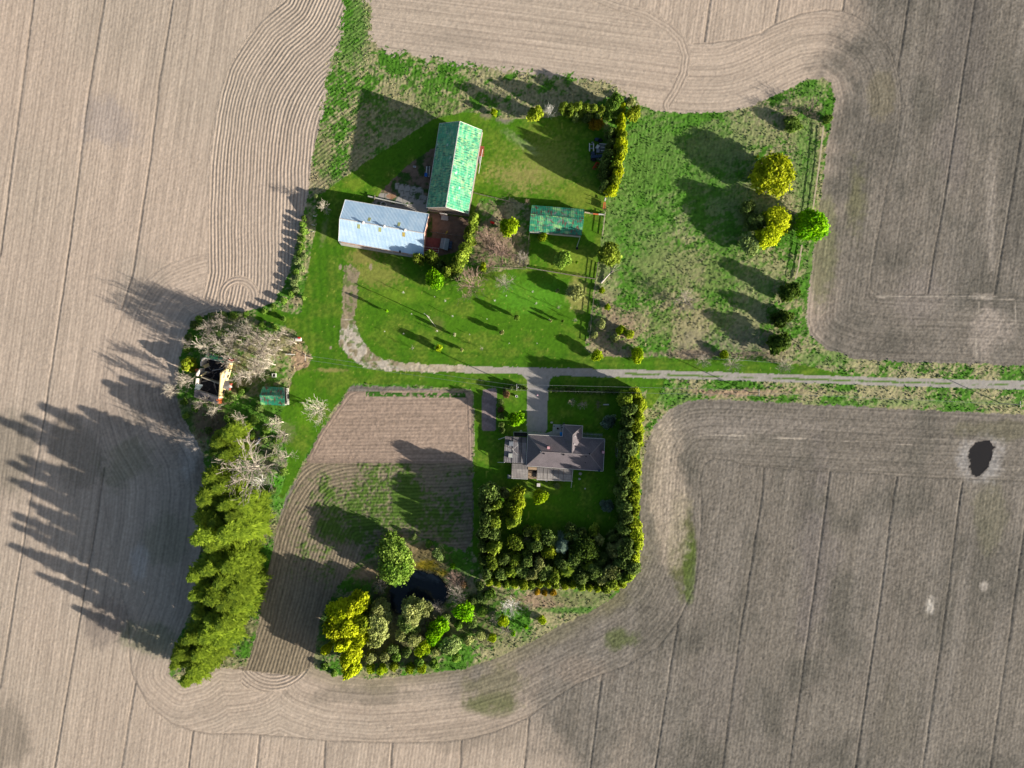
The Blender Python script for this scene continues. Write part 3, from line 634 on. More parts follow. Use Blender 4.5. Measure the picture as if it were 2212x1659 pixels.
def trunk_proto(seed, n=5):
    g = np.random.RandomState(seed); tr = []; p = np.zeros(3)
    for k in range(5):
        q = p + np.array([g.randn() * .01, g.randn() * .01, .13]); tube_pts(p, q, .022 * (1 - k * .15), .022 * (1 - k * .15 - .15), tr, 7); p = q
        if k > 0:
            for _ in range(2):
                a = g.rand() * 6.28; tube_pts(p, p + np.array([math.cos(a) * .16, math.sin(a) * .16, .16]), .009, .003, tr, 4)
    return mesh_np('trunk', np.array(tr), 4)
def leaf_mat(name, a, b, trans=.42, var=.5, rough=.7):
    a, b = (tuple(min(.85, x * 1.22) for x in q) for q in (a, b))
    m = bpy.data.materials.new(name); m.use_nodes = True; nt = m.node_tree; nt.nodes.clear()
    out = nt.nodes.new('ShaderNodeOutputMaterial'); mx = nt.nodes.new('ShaderNodeMixShader'); d = nt.nodes.new('ShaderNodeBsdfPrincipled'); t = nt.nodes.new('ShaderNodeBsdfTranslucent')
    d.inputs['Roughness'].default_value = rough; d.inputs['Specular IOR Level'].default_value = .15
    at = N(nt, 'ShaderNodeAttribute', attribute_name='tint'); oi = nt.nodes.new('ShaderNodeObjectInfo')
    r = ramp(nt, [(0, a), (1, b)], at.outputs['Fac'])
    k = mathn(nt, 'MULTIPLY_ADD', oi.outputs['Random'], var, 1 - var / 2)
    v = nt.nodes.new('ShaderNodeVectorMath'); v.operation = 'SCALE'; nt.links.new(r.outputs[0], v.inputs[0]); nt.links.new(k, v.inputs['Scale'])
    nt.links.new(v.outputs[0], d.inputs['Base Color']); nt.links.new(v.outputs[0], t.inputs['Color'])
    mx.inputs[0].default_value = trans; nt.links.new(d.outputs[0], mx.inputs[1]); nt.links.new(t.outputs[0], mx.inputs[2]); nt.links.new(mx.outputs[0], out.inputs[0])
    return m
LM = {
 'Y': leaf_mat('yellow_leaves', alb(168, 188, 10), alb(240, 246, 52)), 'YO': leaf_mat('yellow_green_leaves', alb(118, 146, 26), alb(214, 226, 66)),
 'L': leaf_mat('lime_leaves', alb(90, 160, 6), alb(170, 222, 24)), 'YG': leaf_mat('spring_leaves', alb(120, 160, 10), alb(206, 222, 40)),
 'O': leaf_mat('hedge_leaves', alb(106, 138, 40), alb(196, 214, 82)), 'D': leaf_mat('cedar_leaves', alb(50, 80, 28), alb(114, 140, 48)),
 'G': leaf_mat('dull_leaves', alb(146, 158, 88), alb(212, 218, 140)), 'W': leaf_mat('willow_leaves', alb(116, 164, 48), alb(196, 226, 100)),
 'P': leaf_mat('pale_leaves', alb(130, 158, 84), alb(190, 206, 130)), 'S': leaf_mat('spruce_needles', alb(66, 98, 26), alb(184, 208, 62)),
 'B': leaf_mat('blue_needles', alb(84, 104, 92), alb(152, 176, 150)), 'GG': leaf_mat('shrub_leaves', alb(80, 126, 34), alb(166, 198, 84)),
 'OK': leaf_mat('olive_and_shade_leaves', alb(92, 116, 58), alb(154, 178, 92)), 'BR': leaf_mat('brown_bush', alb(110, 86, 60), alb(170, 140, 96)), 'GO': leaf_mat('golden_bush', alb(150, 120, 20), alb(206, 170, 40)),  # OK: dull olive crowns, plus shaded hedge sides painted darker
 'WB': leaf_mat('blossom', alb(190, 196, 140), alb(236, 238, 196))}
M_bark = plain('bark', alb(128, 116, 100), .9, .3, 3.0); M_pale = plain('pale_bark', alb(206, 196, 176), .85, .2, 3.0); M_twig = plain('grey_twigs', alb(176, 164, 150), .9, .15, 2.0)
M_pink = plain('pinkish_twigs', alb(170, 142, 126), .9, .15, 2.0); M_white = plain('white_bark', alb(226, 222, 212), .8, .1, 3.0)
CP = {'big': [crown_proto(8000, .095, 46, 400 + k, rr=.36) for k in range(4)], 'med': [crown_proto(3000, .16, 26, 420 + k, rr=.38) for k in range(7)], 'small': [crown_proto(900, .22, 9, 440 + k) for k in range(3)],
      'shrub': [crown_proto(1100, .22, 12, 450 + k, z0=0.0) for k in range(4)], 'cedar': [crown_proto(3400, .15, 34, 460 + k, z0=.03, rr=.34, cone=.35 + .12 * (k % 3)) for k in range(7)],
      'spruce': [spruce_proto(470 + k) for k in range(5)]}
BP = [bare_proto(500 + k, nl=9, spread=.42) for k in range(5)]; BPs = [bare_proto(520 + k, nl=7, spread=.34, twig=.0055, lv=2) for k in range(3)]
BPw = [bare_proto(530 + k, nl=11, spread=.6, start=.08) for k in range(2)]
TP = [trunk_proto(540 + k) for k in range(3)]
_sp = []; tube_pts(np.zeros(3), np.array([0, 0, .96]), .014, .002, _sp, 7); STP = mesh_np('trunk', np.array(_sp), 4)
cnt = {}
def pick(key):
    cnt[key] = cnt.get(key, -1) + 1
    return CP[key][cnt[key] % len(CP[key])] if key in CP else None
def link_part(name, me, mat, parent, scale, rz=0.0):
    o = bpy.data.objects.new(name, me); C.objects.link(o); o.parent = parent; o.scale = scale; o.rotation_euler = (0, 0, rz)
    o.material_slots[0].link = 'OBJECT'; o.material_slots[0].material = mat; return o
def base_of(u, v, h, f):
    x, y, _ = W(u, v, h * f); return (x, y, 0.0)
NMAP = {'tree': 'broadleaf_tree', 'cedar': 'cedar_tree', 'spruce': 'spruce_tree', 'shrub': 'shrub', 'sapling': 'sapling'}
def plant(kind, mat, u, v, r, h, label, group=None, name=None, f=None):
    """u, v: where the crown shows in plan; r: crown radius in plan units; h: metres"""
    f = .55 if f is None else f; b = base_of(u, v, h, f); rad = r * S * (H - h * f) / H * (.8 if kind == 'sapling' else 1) * (1.2 if kind in ('tree', 'cedar') else 1)
    rz = random.random() * 6.283
    key = {'tree': 'big' if rad > 4.6 else ('med' if rad > 1.9 else 'small'), 'cedar': 'cedar', 'spruce': 'spruce', 'shrub': 'shrub' if rad < 3.2 else 'med', 'sapling': 'small'}[kind]
    t = empty(name or NMAP[kind], b, label, 'shrub' if kind == 'shrub' else 'tree', group)
    k = 1.0 if kind != 'spruce' else 1.05
    cme = pick(key)
    if kind == 'shrub': link_part('foliage', cme, LM[mat], t, (rad, rad, h), rz)
    else:
        link_part('crown', cme, LM[mat], t, (rad * k * (.9 + .25 * random.random()), rad * k * (.8 + .3 * random.random()), h), rz)
        link_part('trunk', TP[int(rz * 9) % 3] if kind != 'spruce' else STP, M_bark, t, (h, h, h), rz)
    return t
def bare(u, v, r, h, label, group=None, mat=None, lean=True, wide=False, small=False, base=False):
    """u, v: the foot of the trunk when base, otherwise the crown as seen"""
    mat = mat or M_twig; b = W(u, v, 0) if base else base_of(u, v, h, .6)
    rad = r * S; pr = (BPs if small else (BPw if wide else BP)); cnt['b'] = cnt.get('b', -1) + 1; tm, bm = pr[cnt['b'] % len(pr)]
    rz = random.random() * 6.283; t = empty('bare_sapling' if small else 'bare_tree', b, label, 'tree', group); sc_ = rad / .45
    link_part('trunk', tm, M_pale if mat is not M_white else M_white, t, (h, h, h), rz); link_part('branches', bm, mat, t, (sc_, sc_, h), rz); return t
ORD = ['first', 'second', 'third', 'fourth', 'fifth', 'sixth', 'seventh', 'eighth', 'ninth', 'tenth', 'eleventh', 'twelfth', 'thirteenth', 'fourteenth', 'fifteenth', 'sixteenth', 'seventeenth', 'eighteenth', 'nineteenth', 'twentieth',
       'twenty first', 'twenty second', 'twenty third', 'twenty fourth', 'twenty fifth', 'twenty sixth', 'twenty seventh', 'twenty eighth', 'twenty ninth', 'thirtieth', 'thirty first', 'thirty second', 'thirty third', 'thirty fourth', 'thirty fifth', 'thirty sixth']
def row(kind, mats, pts, h, text, group, name=None, jit=.15):
    """a row of plants; text takes the ordinal"""
    for i, p in enumerate(pts):
        m = mats[i % len(mats)] if isinstance(mats, (list, tuple)) else mats
        hh = p[3] if len(p) > 3 else h * (1 + (random.random() - .5) * 2 * jit)
        plant(kind, m, p[0], p[1], p[2], hh, text.format(ORD[i]), group, name)

# the tall spruce belt on the west side (tip as seen, height, reach)
SP = [(505, 942, 12, 4.0), (478, 960, 15, 4.2), (502, 985, 13, 4.0), (452, 1040, 19, 4.4), (480, 1058, 17, 4.2), (440, 1082, 22, 4.8), (548, 1100, 17, 4.6), (500, 1098, 20, 4.6), (434, 1126, 24, 5.0), (472, 1132, 23, 4.8), (520, 1122, 20, 4.8), (568, 1120, 14, 4.0),
      (505, 1158, 23, 5.2), (425, 1168, 25, 4.6), (458, 1186, 24, 4.4), (548, 1152, 19, 4.8),
      (452, 1238, 25, 4.6), (510, 1232, 22, 4.8), (540, 1252, 18, 4.4), (412, 1250, 25, 4.2),
      (490, 1266, 25, 5.4), (418, 1292, 25, 4.4), (528, 1286, 21, 4.8), (462, 1300, 25, 5.0), (500, 1312, 24, 5.2), (424, 1332, 24, 4.2), (528, 1326, 18, 4.2), (462, 1346, 25, 4.8), (495, 1356, 22, 4.6),
      (398, 1388, 24, 4.2), (445, 1384, 23, 4.6), (484, 1396, 18, 4.2), (374, 1424, 23, 4.0), (420, 1426, 21, 4.2), (448, 1432, 16, 3.6), (366, 1446, 21, 3.6), (408, 1458, 18, 3.6), (388, 1484, 17, 3.4)]
SPL = []
SP = [((400 + (u - 400) * .74 if u > 400 else u), v, h * (.84, 1.04, .93, 1.08)[int(u + v) % 4], rd * 1.08) for u, v, h, rd in SP]
for i, (u, v, h, rd) in enumerate(SP):
    side = 'field side' if u < 437 else ('garden side' if u > 483 else 'middle')
    SPL.append((side, v, i))
rank = {}
for s_ in ('field side', 'garden side', 'middle'):
    for k, (a, b, i) in enumerate(sorted([q for q in SPL if q[0] == s_], key=lambda q: q[1])): rank[i] = (s_, k)
for i, (u, v, h, rd) in enumerate(SP):
    s_, k = rank[i]; far = (u - 1106, v - 829.5)
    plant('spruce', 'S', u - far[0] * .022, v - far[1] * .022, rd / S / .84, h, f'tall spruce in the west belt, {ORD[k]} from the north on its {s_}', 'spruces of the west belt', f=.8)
T = plant
# yard around the barns
T('tree', 'O', 905, 559, 14, 6.0, 'yellow olive cedar at the south east corner of the blue metal shed')
T('tree', 'O', 933, 555, 15, 6.5, 'yellow olive cedar beside the red railed pen, east of the one touching the blue shed')
T('tree', 'OK', 955, 578, 14, 5.5, 'dull olive cedar behind the bright lime tree south of the barnyard')
T('tree', 'OK', 985, 596, 12, 4.5, 'low dull olive cedar at the south tip of the barnyard cedar row')
row('cedar', 'O', [(1025, 473, 16), (1018, 496, 16), (1014, 516, 15), (1004, 538, 18), (995, 558, 20), (985, 578, 18), (968, 586, 13)], 8.0, 'yellow green cedar in the row east of the barnyard, {} from the north', 'cedars east of the barnyard')
T('tree', 'L', 939, 606, 22, 7.5, 'round bright lime green tree south of the barnyard cedars')
T('tree', 'YG', 1102, 489, 19, 6.5, 'light green tree in the scrub west of the green roofed shed')
T('shrub', 'YG', 1174, 512, 13, 2.6, 'yellow green shrub against the south wall of the rusty green shed')
T('tree', 'W', 1217, 561, 19, 5.0, 'soft pale green tree inside the fenced pen')
T('sapling', 'L', 1245, 567, 5, 2.0, 'tiny green sapling standing right of the pale tree in the pen')
T('tree', 'YG', 1045, 578, 10, 4.0, 'small yellow green tree at the fence corner south of the scrub')
T('tree', 'O', 1314, 548, 24, 7.5, 'loose olive yellow tree on the fence line between pen and paddock')
T('shrub', 'YG', 1300, 628, 9, 2.4, 'small yellow shrub on the paddock edge below the dead fallen log')
T('tree', 'YG', 1067, 243, 8, 3.2, 'small yellow tree on the gravel mound north east of the big barn')
T('tree', 'YO', 1157, 247, 18, 8.0, 'yellow olive tree beside the bare tree north of the back lawn')
row('cedar', 'O', [(1219, 233, 13, 7.5), (1234, 236, 13, 8), (1250, 233, 14, 8.5), (1266, 236, 14, 8), (1282, 238, 13, 8), (1298, 240, 11, 7)], 8, 'yellow olive cedar in the short hedge north of the back lawn, {} from the west', 'hedge north of the back lawn')
row('cedar', 'OK', [(1244, 250, 11, 5), (1268, 252, 11, 5), (1290, 252, 10, 5)], 5, 'low dark cedar behind the short north hedge, {} from the west', 'hedge north of the back lawn')
T('tree', 'GG', 1326, 226, 19, 8.0, 'mid green tree at the north corner of the back lawn hedge')
T('tree', 'GG', 1318, 244, 13, 6.0, 'darker green tree tucked inside the north corner of the back lawn')
T('cedar', 'Y', 1345, 232, 9, 7.0, 'narrow bright yellow cedar at the north corner between two green trees')
T('cedar', 'Y', 1342, 256, 10, 7.0, 'narrow yellow cedar just below the north corner of the hedge')
T('tree', 'YO', 1371, 246, 16, 6.5, 'round yellow olive tree outside the north corner beside the ploughed circle')
T('shrub', 'G', 1362, 218, 12, 2.6, 'hazy straw coloured bush at the field edge by the hedge corner')
row('cedar', ['Y', 'YO'], [(1341, 280, 15), (1342, 296, 15), (1341, 312, 16), (1339, 328, 16), (1337, 345, 16), (1329, 360, 17), (1334, 376, 14), (1326, 392, 16), (1323, 410, 15)], 9, 'yellow cedar in the tall hedge between back lawn and paddock, {} from the north', 'tall hedge between back lawn and paddock')
row('cedar', 'OK', [(1318, 288, 12), (1320, 312, 13), (1314, 334, 13), (1308, 356, 13), (1306, 378, 13), (1306, 400, 12)], 7.5, 'shade coloured cedar on the lawn side of the tall hedge, {} from the north', 'tall hedge between back lawn and paddock')  # darker leaf colour stands in for the hedge's shaded west side
T('tree', 'GO', 1290, 268, 14, 3.0, 'low rusty orange shrub in the inner corner of the back lawn hedge')
# paddock
T('tree', 'Y', 1671, 378, 44, 9, 'largest bright yellow tree, in the east of the paddock')
T('tree', 'Y', 1676, 476, 29, 8.5, 'bright yellow tree below the largest one, upper part of its leaning crown')
T('tree', 'Y', 1660, 508, 27, 8, 'southernmost bright yellow tree in the paddock, left of the big lime tree')
T('tree', 'L', 1752, 485, 33, 8.5, 'big lime green tree at the east fence of the paddock')
T('tree', 'GG', 1700, 485, 13, 5.0, 'small green tree between the yellow tree and the big lime tree')
T('tree', 'OK', 1614, 450, 18, 6.5, 'dark olive tree west of the gap between the two big yellow trees')
T('tree', 'OK', 1632, 478, 20, 6.5, 'dark olive tree touching the left side of the lower yellow tree')
T('tree', 'P', 1618, 527, 22, 5.5, 'soft pale grey green tree at the foot of the lower yellow tree')
T('tree', 'GG', 1712, 268, 18, 3.6, 'rounded green bush in the north corner of the paddock')
bare(1752, 236, 22, 4.5, 'dark bare bramble thicket in the north tip of the paddock', mat=M_bark, wide=True)
bare(1700, 246, 14, 3.5, 'dark bare bush west of the rounded green bush in the north tip', mat=M_bark, wide=True)
T('shrub', 'GG', 1790, 258, 12, 2.6, 'green shrub at the field edge above the east fence')
T('cedar', 'D', 1709, 627, 25, 6.8, 'round dark cedar on the east fence, northernmost of three', 'dark cedars along the east fence')
T('cedar', 'D', 1693, 688, 22, 6.5, 'dark cedar on the east fence, middle and smallest of three', 'dark cedars along the east fence')
T('cedar', 'D', 1685, 741, 28, 7.2, 'large dark cedar near the track, southernmost of three on the east fence', 'dark cedars along the east fence')
bare(1480, 651, 22, 5.0, 'pale grey bare bush alone in the middle of the lower paddock', mat=M_twig, wide=True)
bare(1700, 700, 10, 2.5, 'pale bare bush between the lower two dark cedars', mat=M_twig, wide=True)
T('shrub', 'YG', 1565, 765, 12, 2.5, 'yellow shrub on the verge above the track left of the dark cedars')
T('tree', 'YG', 1379, 768, 17, 4.5, 'bright yellow green tree overhanging the track verge, right one of the pair')
T('tree', 'YG', 1288, 766, 13, 3.8, 'bright yellow green tree overhanging the track verge, left one of the pair')
row('shrub', ['YG', 'G', 'YO', 'G'], [(1342, 712, 14, 3.5), (1328, 730, 12, 3.0), (1362, 722, 13, 3.6), (1300, 700, 13, 2.6), (1312, 664, 9, 2.2), (1284, 724, 10, 2.0)], 3, 'yellowish bush in the corner thicket left of the paddock, {} in a loose cluster', 'bushes in the paddock corner')
bare(1582, 787, 18, 3.5, 'faint grey bare bush on the verge left of the big dark cedar', wide=True)
bare(1692, 792, 18, 3.5, 'faint grey bare bush on the verge below the big dark cedar', wide=True)
bare(1520, 780, 14, 2.8, 'faint grey bare bush leaning over the verge, leftmost by the track', wide=True)
# scrub between barn and pen
bare(1082, 548, 30, 6.5, 'wide pinkish grey bare tree in the scrub patch', mat=M_pink, wide=True)
bare(1052, 512, 22, 5.0, 'pinkish bare bush next to the cedar row in the scrub patch', mat=M_pink, wide=True)
bare(1128, 560, 14, 4.0, 'grey bare bush on the west fence of the pen', wide=True)
bare(1055, 575, 16, 3.0, 'low pinkish bush at the south of the scrub patch', mat=M_pink, wide=True)
bare(1020, 615, 31, 7.0, 'wide pale pink bare tree south of the barnyard on the lawn', mat=M_pink, wide=True)
bare(1090, 612, 18, 4.5, 'faint grey bare tree on the lawn south of the scrub patch', wide=True)
bare(1186, 242, 15, 8.0, 'white branched bare tree between the olive tree and the short hedge', mat=M_white)
bare(1139, 437, 8, 2.6, 'tiny bare tree at the north west corner of the rusty green shed', mat=M_pink)
bare(700, 448, 16, 6.0, 'bare tree with sparse leaves west of the blue shed', mat=M_pale)
# orchard
ORC = sorted([('w', 873.6, 633), ('w', 963, 651.5), ('w', 979, 684), ('t', 890, 679), ('t', 832, 717), ('m', 893, 753), ('w', 946, 716), ('t', 873, 721), ('m', 1041.5, 754), ('t', 1015, 723), ('t', 940, 642),
       ('w', 1151, 632), ('w', 1069.7, 651), ('w', 1158, 657), ('m', 1206, 666), ('t', 1224, 638), ('t', 1232, 666), ('m', 1242, 693), ('t', 1186, 690), ('t', 1094, 640), ('t', 1052, 690), ('t', 1100, 742), ('t', 1160, 742)], key=lambda q: q[1])
cols = {'w': (5, 3.2), 't': (3.2, 1.6), 'm': (8, 3.2)}
for i, (k, u, v) in enumerate(ORC):
    r_, h_ = cols[k]; bare(u, v, r_, h_ * (.85 + .3 * random.random()), f'thin bare fruit sapling in the orchard, {ORD[i]} counted from the west', 'bare fruit saplings in the orchard', mat=M_white if k != 'm' else M_twig, small=True, base=True)
T('sapling', 'L', 836, 672, 7, 4.0, 'bright lime green sapling in the west of the orchard')
T('sapling', 'WB', 982, 723, 6, 4.5, 'white blossoming sapling in the middle of the orchard')
T('sapling', 'YG', 948, 752, 11, 4.5, 'hazy yellow green sapling near the track in the orchard')
T('sapling', 'GG', 1117, 686, 13, 4.0, 'hazy olive sapling with a broad crown in the orchard')
T('sapling', 'G', 997, 755, 7, 3.2, 'small tan sapling near the track east of the yellow green one')
T('sapling', 'G', 1084, 718, 8, 3.6, 'small tan sapling left of the two green saplings in the orchard')
T('sapling', 'GG', 1215, 694, 7, 3.0, 'small green sapling in the east of the orchard')
T('sapling', 'G', 1190, 693, 5, 2.4, 'very small olive sapling west of the green one in the orchard')
T('sapling', 'P', 1204, 628, 7, 2.4, 'small pale green sapling below the pen fence')
T('tree', 'G', 1243, 634, 18, 4.5, 'soft tan crowned tree on the lawn below the pen')
# house grounds
T('tree', 'L', 1113, 905, 20, 6.5, 'bright lime green tree between garden bed and driveway')
T('shrub', 'BR', 1096, 852, 11, 2.8, 'brownish bush at the hedge corner beside the yard pole')
row('shrub', ['OK', 'BR', 'OK', 'OK'], [(1083, 868, 9), (1082, 884, 9), (1083, 900, 9), (1083, 916, 9), (1086, 930, 8)], 2.6, 'low brown green bush in the strip beside the garden bed, {} from the north', 'bushes beside the garden bed')
row('shrub', 'OK', [(1092, 839, 8), (1103, 838, 7), (1114, 838, 7), (1125, 838, 7), (1134, 840, 6)], 1.9, 'clipped hedge bush left of the driveway mouth, {} from the west', 'clipped hedge along the track')
row('shrub', 'OK', [(1190 + 12.5 * k, 841 + .5 * k, 8) for k in range(13)], 1.9, 'clipped hedge bush right of the driveway mouth, {} from the west', 'clipped hedge along the track')
bare(1235, 868, 11, 4.0, 'small bare fruit tree in the shaded front yard, left one', small=False)
bare(1258, 874, 13, 4.2, 'small bare fruit tree in the shaded front yard, middle one')
bare(1292, 874, 11, 3.6, 'small dark bare fruit tree in the shaded front yard, right one', mat=M_bark)
T('tree', 'B', 1313, 910, 16, 4.5, 'silvery shrub tree at the east end of the front yard')
T('cedar', 'B', 1313, 1095, 15, 5.0, 'round blue spruce in the east of the back garden')
T('tree', 'YG', 1167, 1074, 14, 5.5, 'bright yellow green tree alone on the back garden lawn')
T('shrub', 'P', 1205, 1049, 9, 1.8, 'pale spiky shrub below the patio')
EH = [(1352, 862), (1372, 852), (1380, 872), (1360, 886), (1378, 900), (1356, 910), (1370, 924), (1356, 938), (1376, 946), (1352, 962), (1368, 972), (1350, 988), (1366, 1000), (1346, 1014), (1366, 1024), (1350, 1038), (1368, 1050), (1346, 1062), (1366, 1076),
      (1350, 1090), (1368, 1102), (1352, 1116), (1366, 1130), (1346, 1142), (1372, 1152), (1356, 1166), (1374, 1176), (1350, 1190), (1366, 1200), (1342, 1212), (1360, 1222), (1334, 1236), (1354, 1244)]
EHm = {}
for i, (u, v) in enumerate(EH):
    s_ = 'field side' if u >= 1362 else 'house side'; EHm[s_] = EHm.get(s_, -1) + 1
    plant('cedar' if i % 3 else 'tree', 'YO' if u >= 1362 else ('O' if i % 4 == 0 else 'OK'), u, v, 17 + (i * 7 % 5), 9.5 if u < 1362 else 8.2, f'{"yellow green" if u >= 1362 else "shade coloured"} tree in the tall hedge beyond the house, {ORD[EHm[s_]]} from the north, {s_}', 'tall hedge east of the house')  # leaf colour split by light: sunlit yellow green outside, shaded olive inside
WB_ = [('OK', 1060, 1062, 25, 9.5, 'broad grey olive tree at the north west corner of the garden thicket'), ('OK', 1050, 1090, 18, 9, 'grey olive tree on the garden plot edge, second from the north west corner'),
       ('O', 1072, 1088, 14, 9, 'olive tree with a yellow tip behind the broad grey olive tree'), ('O', 1070, 1122, 19, 9, 'yellow topped tree in the west side of the back garden, above the long gap'), ('OK', 1048, 1120, 16, 9, 'dark olive tree at the west edge beside the yellow topped one'),
       ('OK', 1045, 1148, 16, 9, 'dark olive tree on the west edge, midway down the garden thicket'), ('OK', 1068, 1152, 16, 8, 'dull olive tree in the west row just above a yellow crown'), ('O', 1066, 1180, 19, 9.5, 'tall yellow olive tree, largest of the lower west row'),
       ('OK', 1044, 1178, 14, 9, 'dark olive tree west of the tall yellow olive one'), ('O', 1063, 1212, 16, 9.5, 'yellow olive tree near the south west corner of the garden'), ('OK', 1045, 1206, 13, 8, 'dark olive tree at the south west edge of the garden'),
       ('OK', 1050, 1236, 15, 8, 'dark olive tree in the south west corner of the garden thicket'), ('G', 1092, 1064, 12, 7.5, 'grey olive tree between the broad corner tree and the yellow ridge'),
       ('YO', 1118, 1066, 17, 9, 'yellow green tree facing the patio, first of the inner ridge'), ('YO', 1120, 1086, 17, 9, 'yellow green tree, second of the inner ridge below the patio'), ('O', 1106, 1084, 14, 8.5, 'olive tree on the shaded side of the inner ridge'),
       ('YO', 1112, 1106, 16, 9, 'yellow green tree, third of the inner ridge'), ('O', 1108, 1124, 16, 8, 'olive tree at the lower end of the inner ridge'),
       ('O', 1113, 1174, 21, 7.5, 'round olive tree standing in the dark gap below the inner ridge'), ('OK', 1155, 1174, 16, 7, 'dark olive tree right of the round olive one'), ('OK', 1182, 1158, 19, 7.5, 'dull green dense tree on the south side of the back lawn'),
       ('YO', 1184, 1190, 17, 7, 'yellow olive tree just below the dull dense one'), ('D', 1262, 1186, 30, 9.0, 'big round green tree with scalloped foliage in the south east of the garden'), ('G', 1293, 1164, 13, 7.0, 'pale olive tree behind the big scalloped one'),
       ('OK', 1236, 1158, 16, 7, 'dark tree on the lawn edge left of the big scalloped one'), ('OK', 1284, 1232, 22, 8, 'dark tree in the south hedge right of the small spruce'), ('G', 1318, 1228, 20, 8.5, 'dusty green tree in the south east corner of the garden'),
       ('O', 1322, 1252, 18, 7.5, 'yellow green tree at the outer south east corner'), ('G', 1345, 1178, 16, 7.5, 'hazy straw green tree inside the lower end of the east hedge')]
for m_, u, v, r_, h_, lb in WB_: plant('tree' if m_ != 'D' else 'tree', m_, u, v, r_, h_, lb, 'trees of the back garden thicket')
plant('spruce', 'B', 1214, 1176, 22, 9.0, 'blue green spruce in the middle of the south tree row', 'trees of the back garden thicket', f=.5)
plant('spruce', 'S', 1226, 1232, 17, 9.0, 'small star shaped spruce in the south hedge', 'trees of the back garden thicket', f=.6)
row('tree', ['OK', 'O', 'OK', 'G'], [(1082, 1236, 15), (1104, 1232, 16), (1128, 1228, 18), (1150, 1236, 16), (1172, 1234, 18), (1196, 1240, 16), (1252, 1240, 16), (1300, 1246, 16)], 7.5, 'olive tree in the inner line of the south hedge, {} from the west', 'south hedge of the garden')
row('cedar', ['YO', 'YO', 'O'], [(1058, 1256, 12), (1076, 1258, 12), (1094, 1260, 12), (1112, 1261, 12), (1130, 1263, 12), (1148, 1262, 12), (1166, 1261, 12), (1184, 1260, 12), (1202, 1262, 12), (1220, 1264, 11), (1238, 1264, 11), (1256, 1266, 11), (1274, 1268, 11), (1292, 1270, 12), (1310, 1270, 13), (1328, 1266, 13), (1344, 1260, 13)], 5.5,
    'low yellow green tree along the outer south hedge, {} from the west', 'south hedge of the garden')
row('tree', ['OK', 'O', 'OK', 'G', 'OK'], [(1088, 1206, 15), (1113, 1208, 15), (1140, 1206, 16), (1166, 1212, 15), (1212, 1212, 14), (1240, 1208, 17), (1268, 1216, 16), (1302, 1206, 17), (1322, 1188, 15), (1326, 1160, 14)], 7.5, 'olive tree behind the inner tree row of the garden, {} from the west', 'trees of the back garden thicket')
row('tree', ['OK', 'O', 'OK'], [(1138, 1146, 12), (1160, 1150, 13), (1232, 1140, 13), (1256, 1150, 14), (1282, 1146, 13)], 6.5, 'dark tree at the south edge of the back lawn, {} from the west', 'trees of the back garden thicket')
bare(1137, 1162, 11, 5, 'purple grey bare tree between the round olive trees in the garden', mat=M_twig)
# around the pond
T('tree', 'W', 850, 1190, 33, 8.5, 'tall light green willow north west of the pond, upper half of the pair')
T('tree', 'W', 856, 1224, 34, 8.5, 'light green willow overhanging the pond, lower half of the pair')
T('tree', 'P', 947, 1196, 14, 4.5, 'pale round tree on the north bank of the pond')
T('shrub', 'L', 979, 1223, 8, 2.2, 'small bright green bush on the north east bank of the pond')
T('shrub', 'P', 895, 1162, 9, 2.5, 'pale green bush at the top of the pond thicket'); T('shrub', 'GG', 812, 1276, 7, 2.0, 'small green bush left of the pond water')
T('tree', 'Y', 737, 1320, 30, 11.5, 'yellow tree at the north west of the big yellow group'); T('tree', 'Y', 772, 1306, 24, 11, 'bright yellow tree at the north east of the big yellow group')
T('tree', 'Y', 729, 1355, 27, 11.5, 'bright yellow tree on the west edge of the big yellow group'); T('tree', 'Y', 762, 1346, 26, 12, 'bright yellow tree in the centre of the big yellow group')
T('tree', 'YO', 790, 1340, 22, 10, 'yellow tree on the east edge of the big yellow group'); T('tree', 'Y', 781, 1378, 22, 10.5, 'yellow tree at the south east of the big yellow group')
T('tree', 'Y', 706, 1400, 11, 8, 'small yellow tree apart from the group at its south west'); T('tree', 'Y', 741, 1390, 17, 9.5, 'yellow tree below the big yellow group above the last one')
T('tree', 'Y', 756, 1420, 22, 10, 'yellow tree at the south tip of the group, upper one'); T('tree', 'Y', 760, 1445, 19, 9, 'southernmost bright yellow tree beside the field')
T('tree', 'G', 818, 1350, 32, 9, 'dull straw green tree right of the big yellow group'); T('tree', 'G', 822, 1312, 17, 8, 'dull straw green tree at the west end of the pond'); T('tree', 'G', 814, 1384, 20, 7.5, 'dull straw green tree south of the larger dull one')
T('tree', 'G', 893, 1322, 27, 9.5, 'dull olive tree rising in front of the pond'); T('tree', 'OK', 880, 1346, 24, 8, 'dark olive tree behind the one in front of the pond'); T('tree', 'G', 872, 1368, 14, 7, 'yellowish tree top south of the pond, left of two'); T('tree', 'G', 893, 1378, 14, 7, 'yellowish tree top south of the pond, right of two')
T('tree', 'G', 921, 1318, 14, 6.5, 'dull olive tree at the south east rim of the pond')
T('tree', 'L', 1000, 1322, 20, 6.5, 'vivid green tree east of the pond'); T('tree', 'L', 944, 1358, 22, 7.5, 'vivid green tree south of the pond, upper of a leaning pair'); T('tree', 'L', 932, 1378, 17, 7, 'vivid green tree south of the pond, lower of a leaning pair')
T('tree', 'YG', 912, 1402, 15, 5, 'pale lime tree at the south side of the thicket'); T('tree', 'P', 972, 1392, 20, 5.5, 'pale yellow green tree south east of the pond')
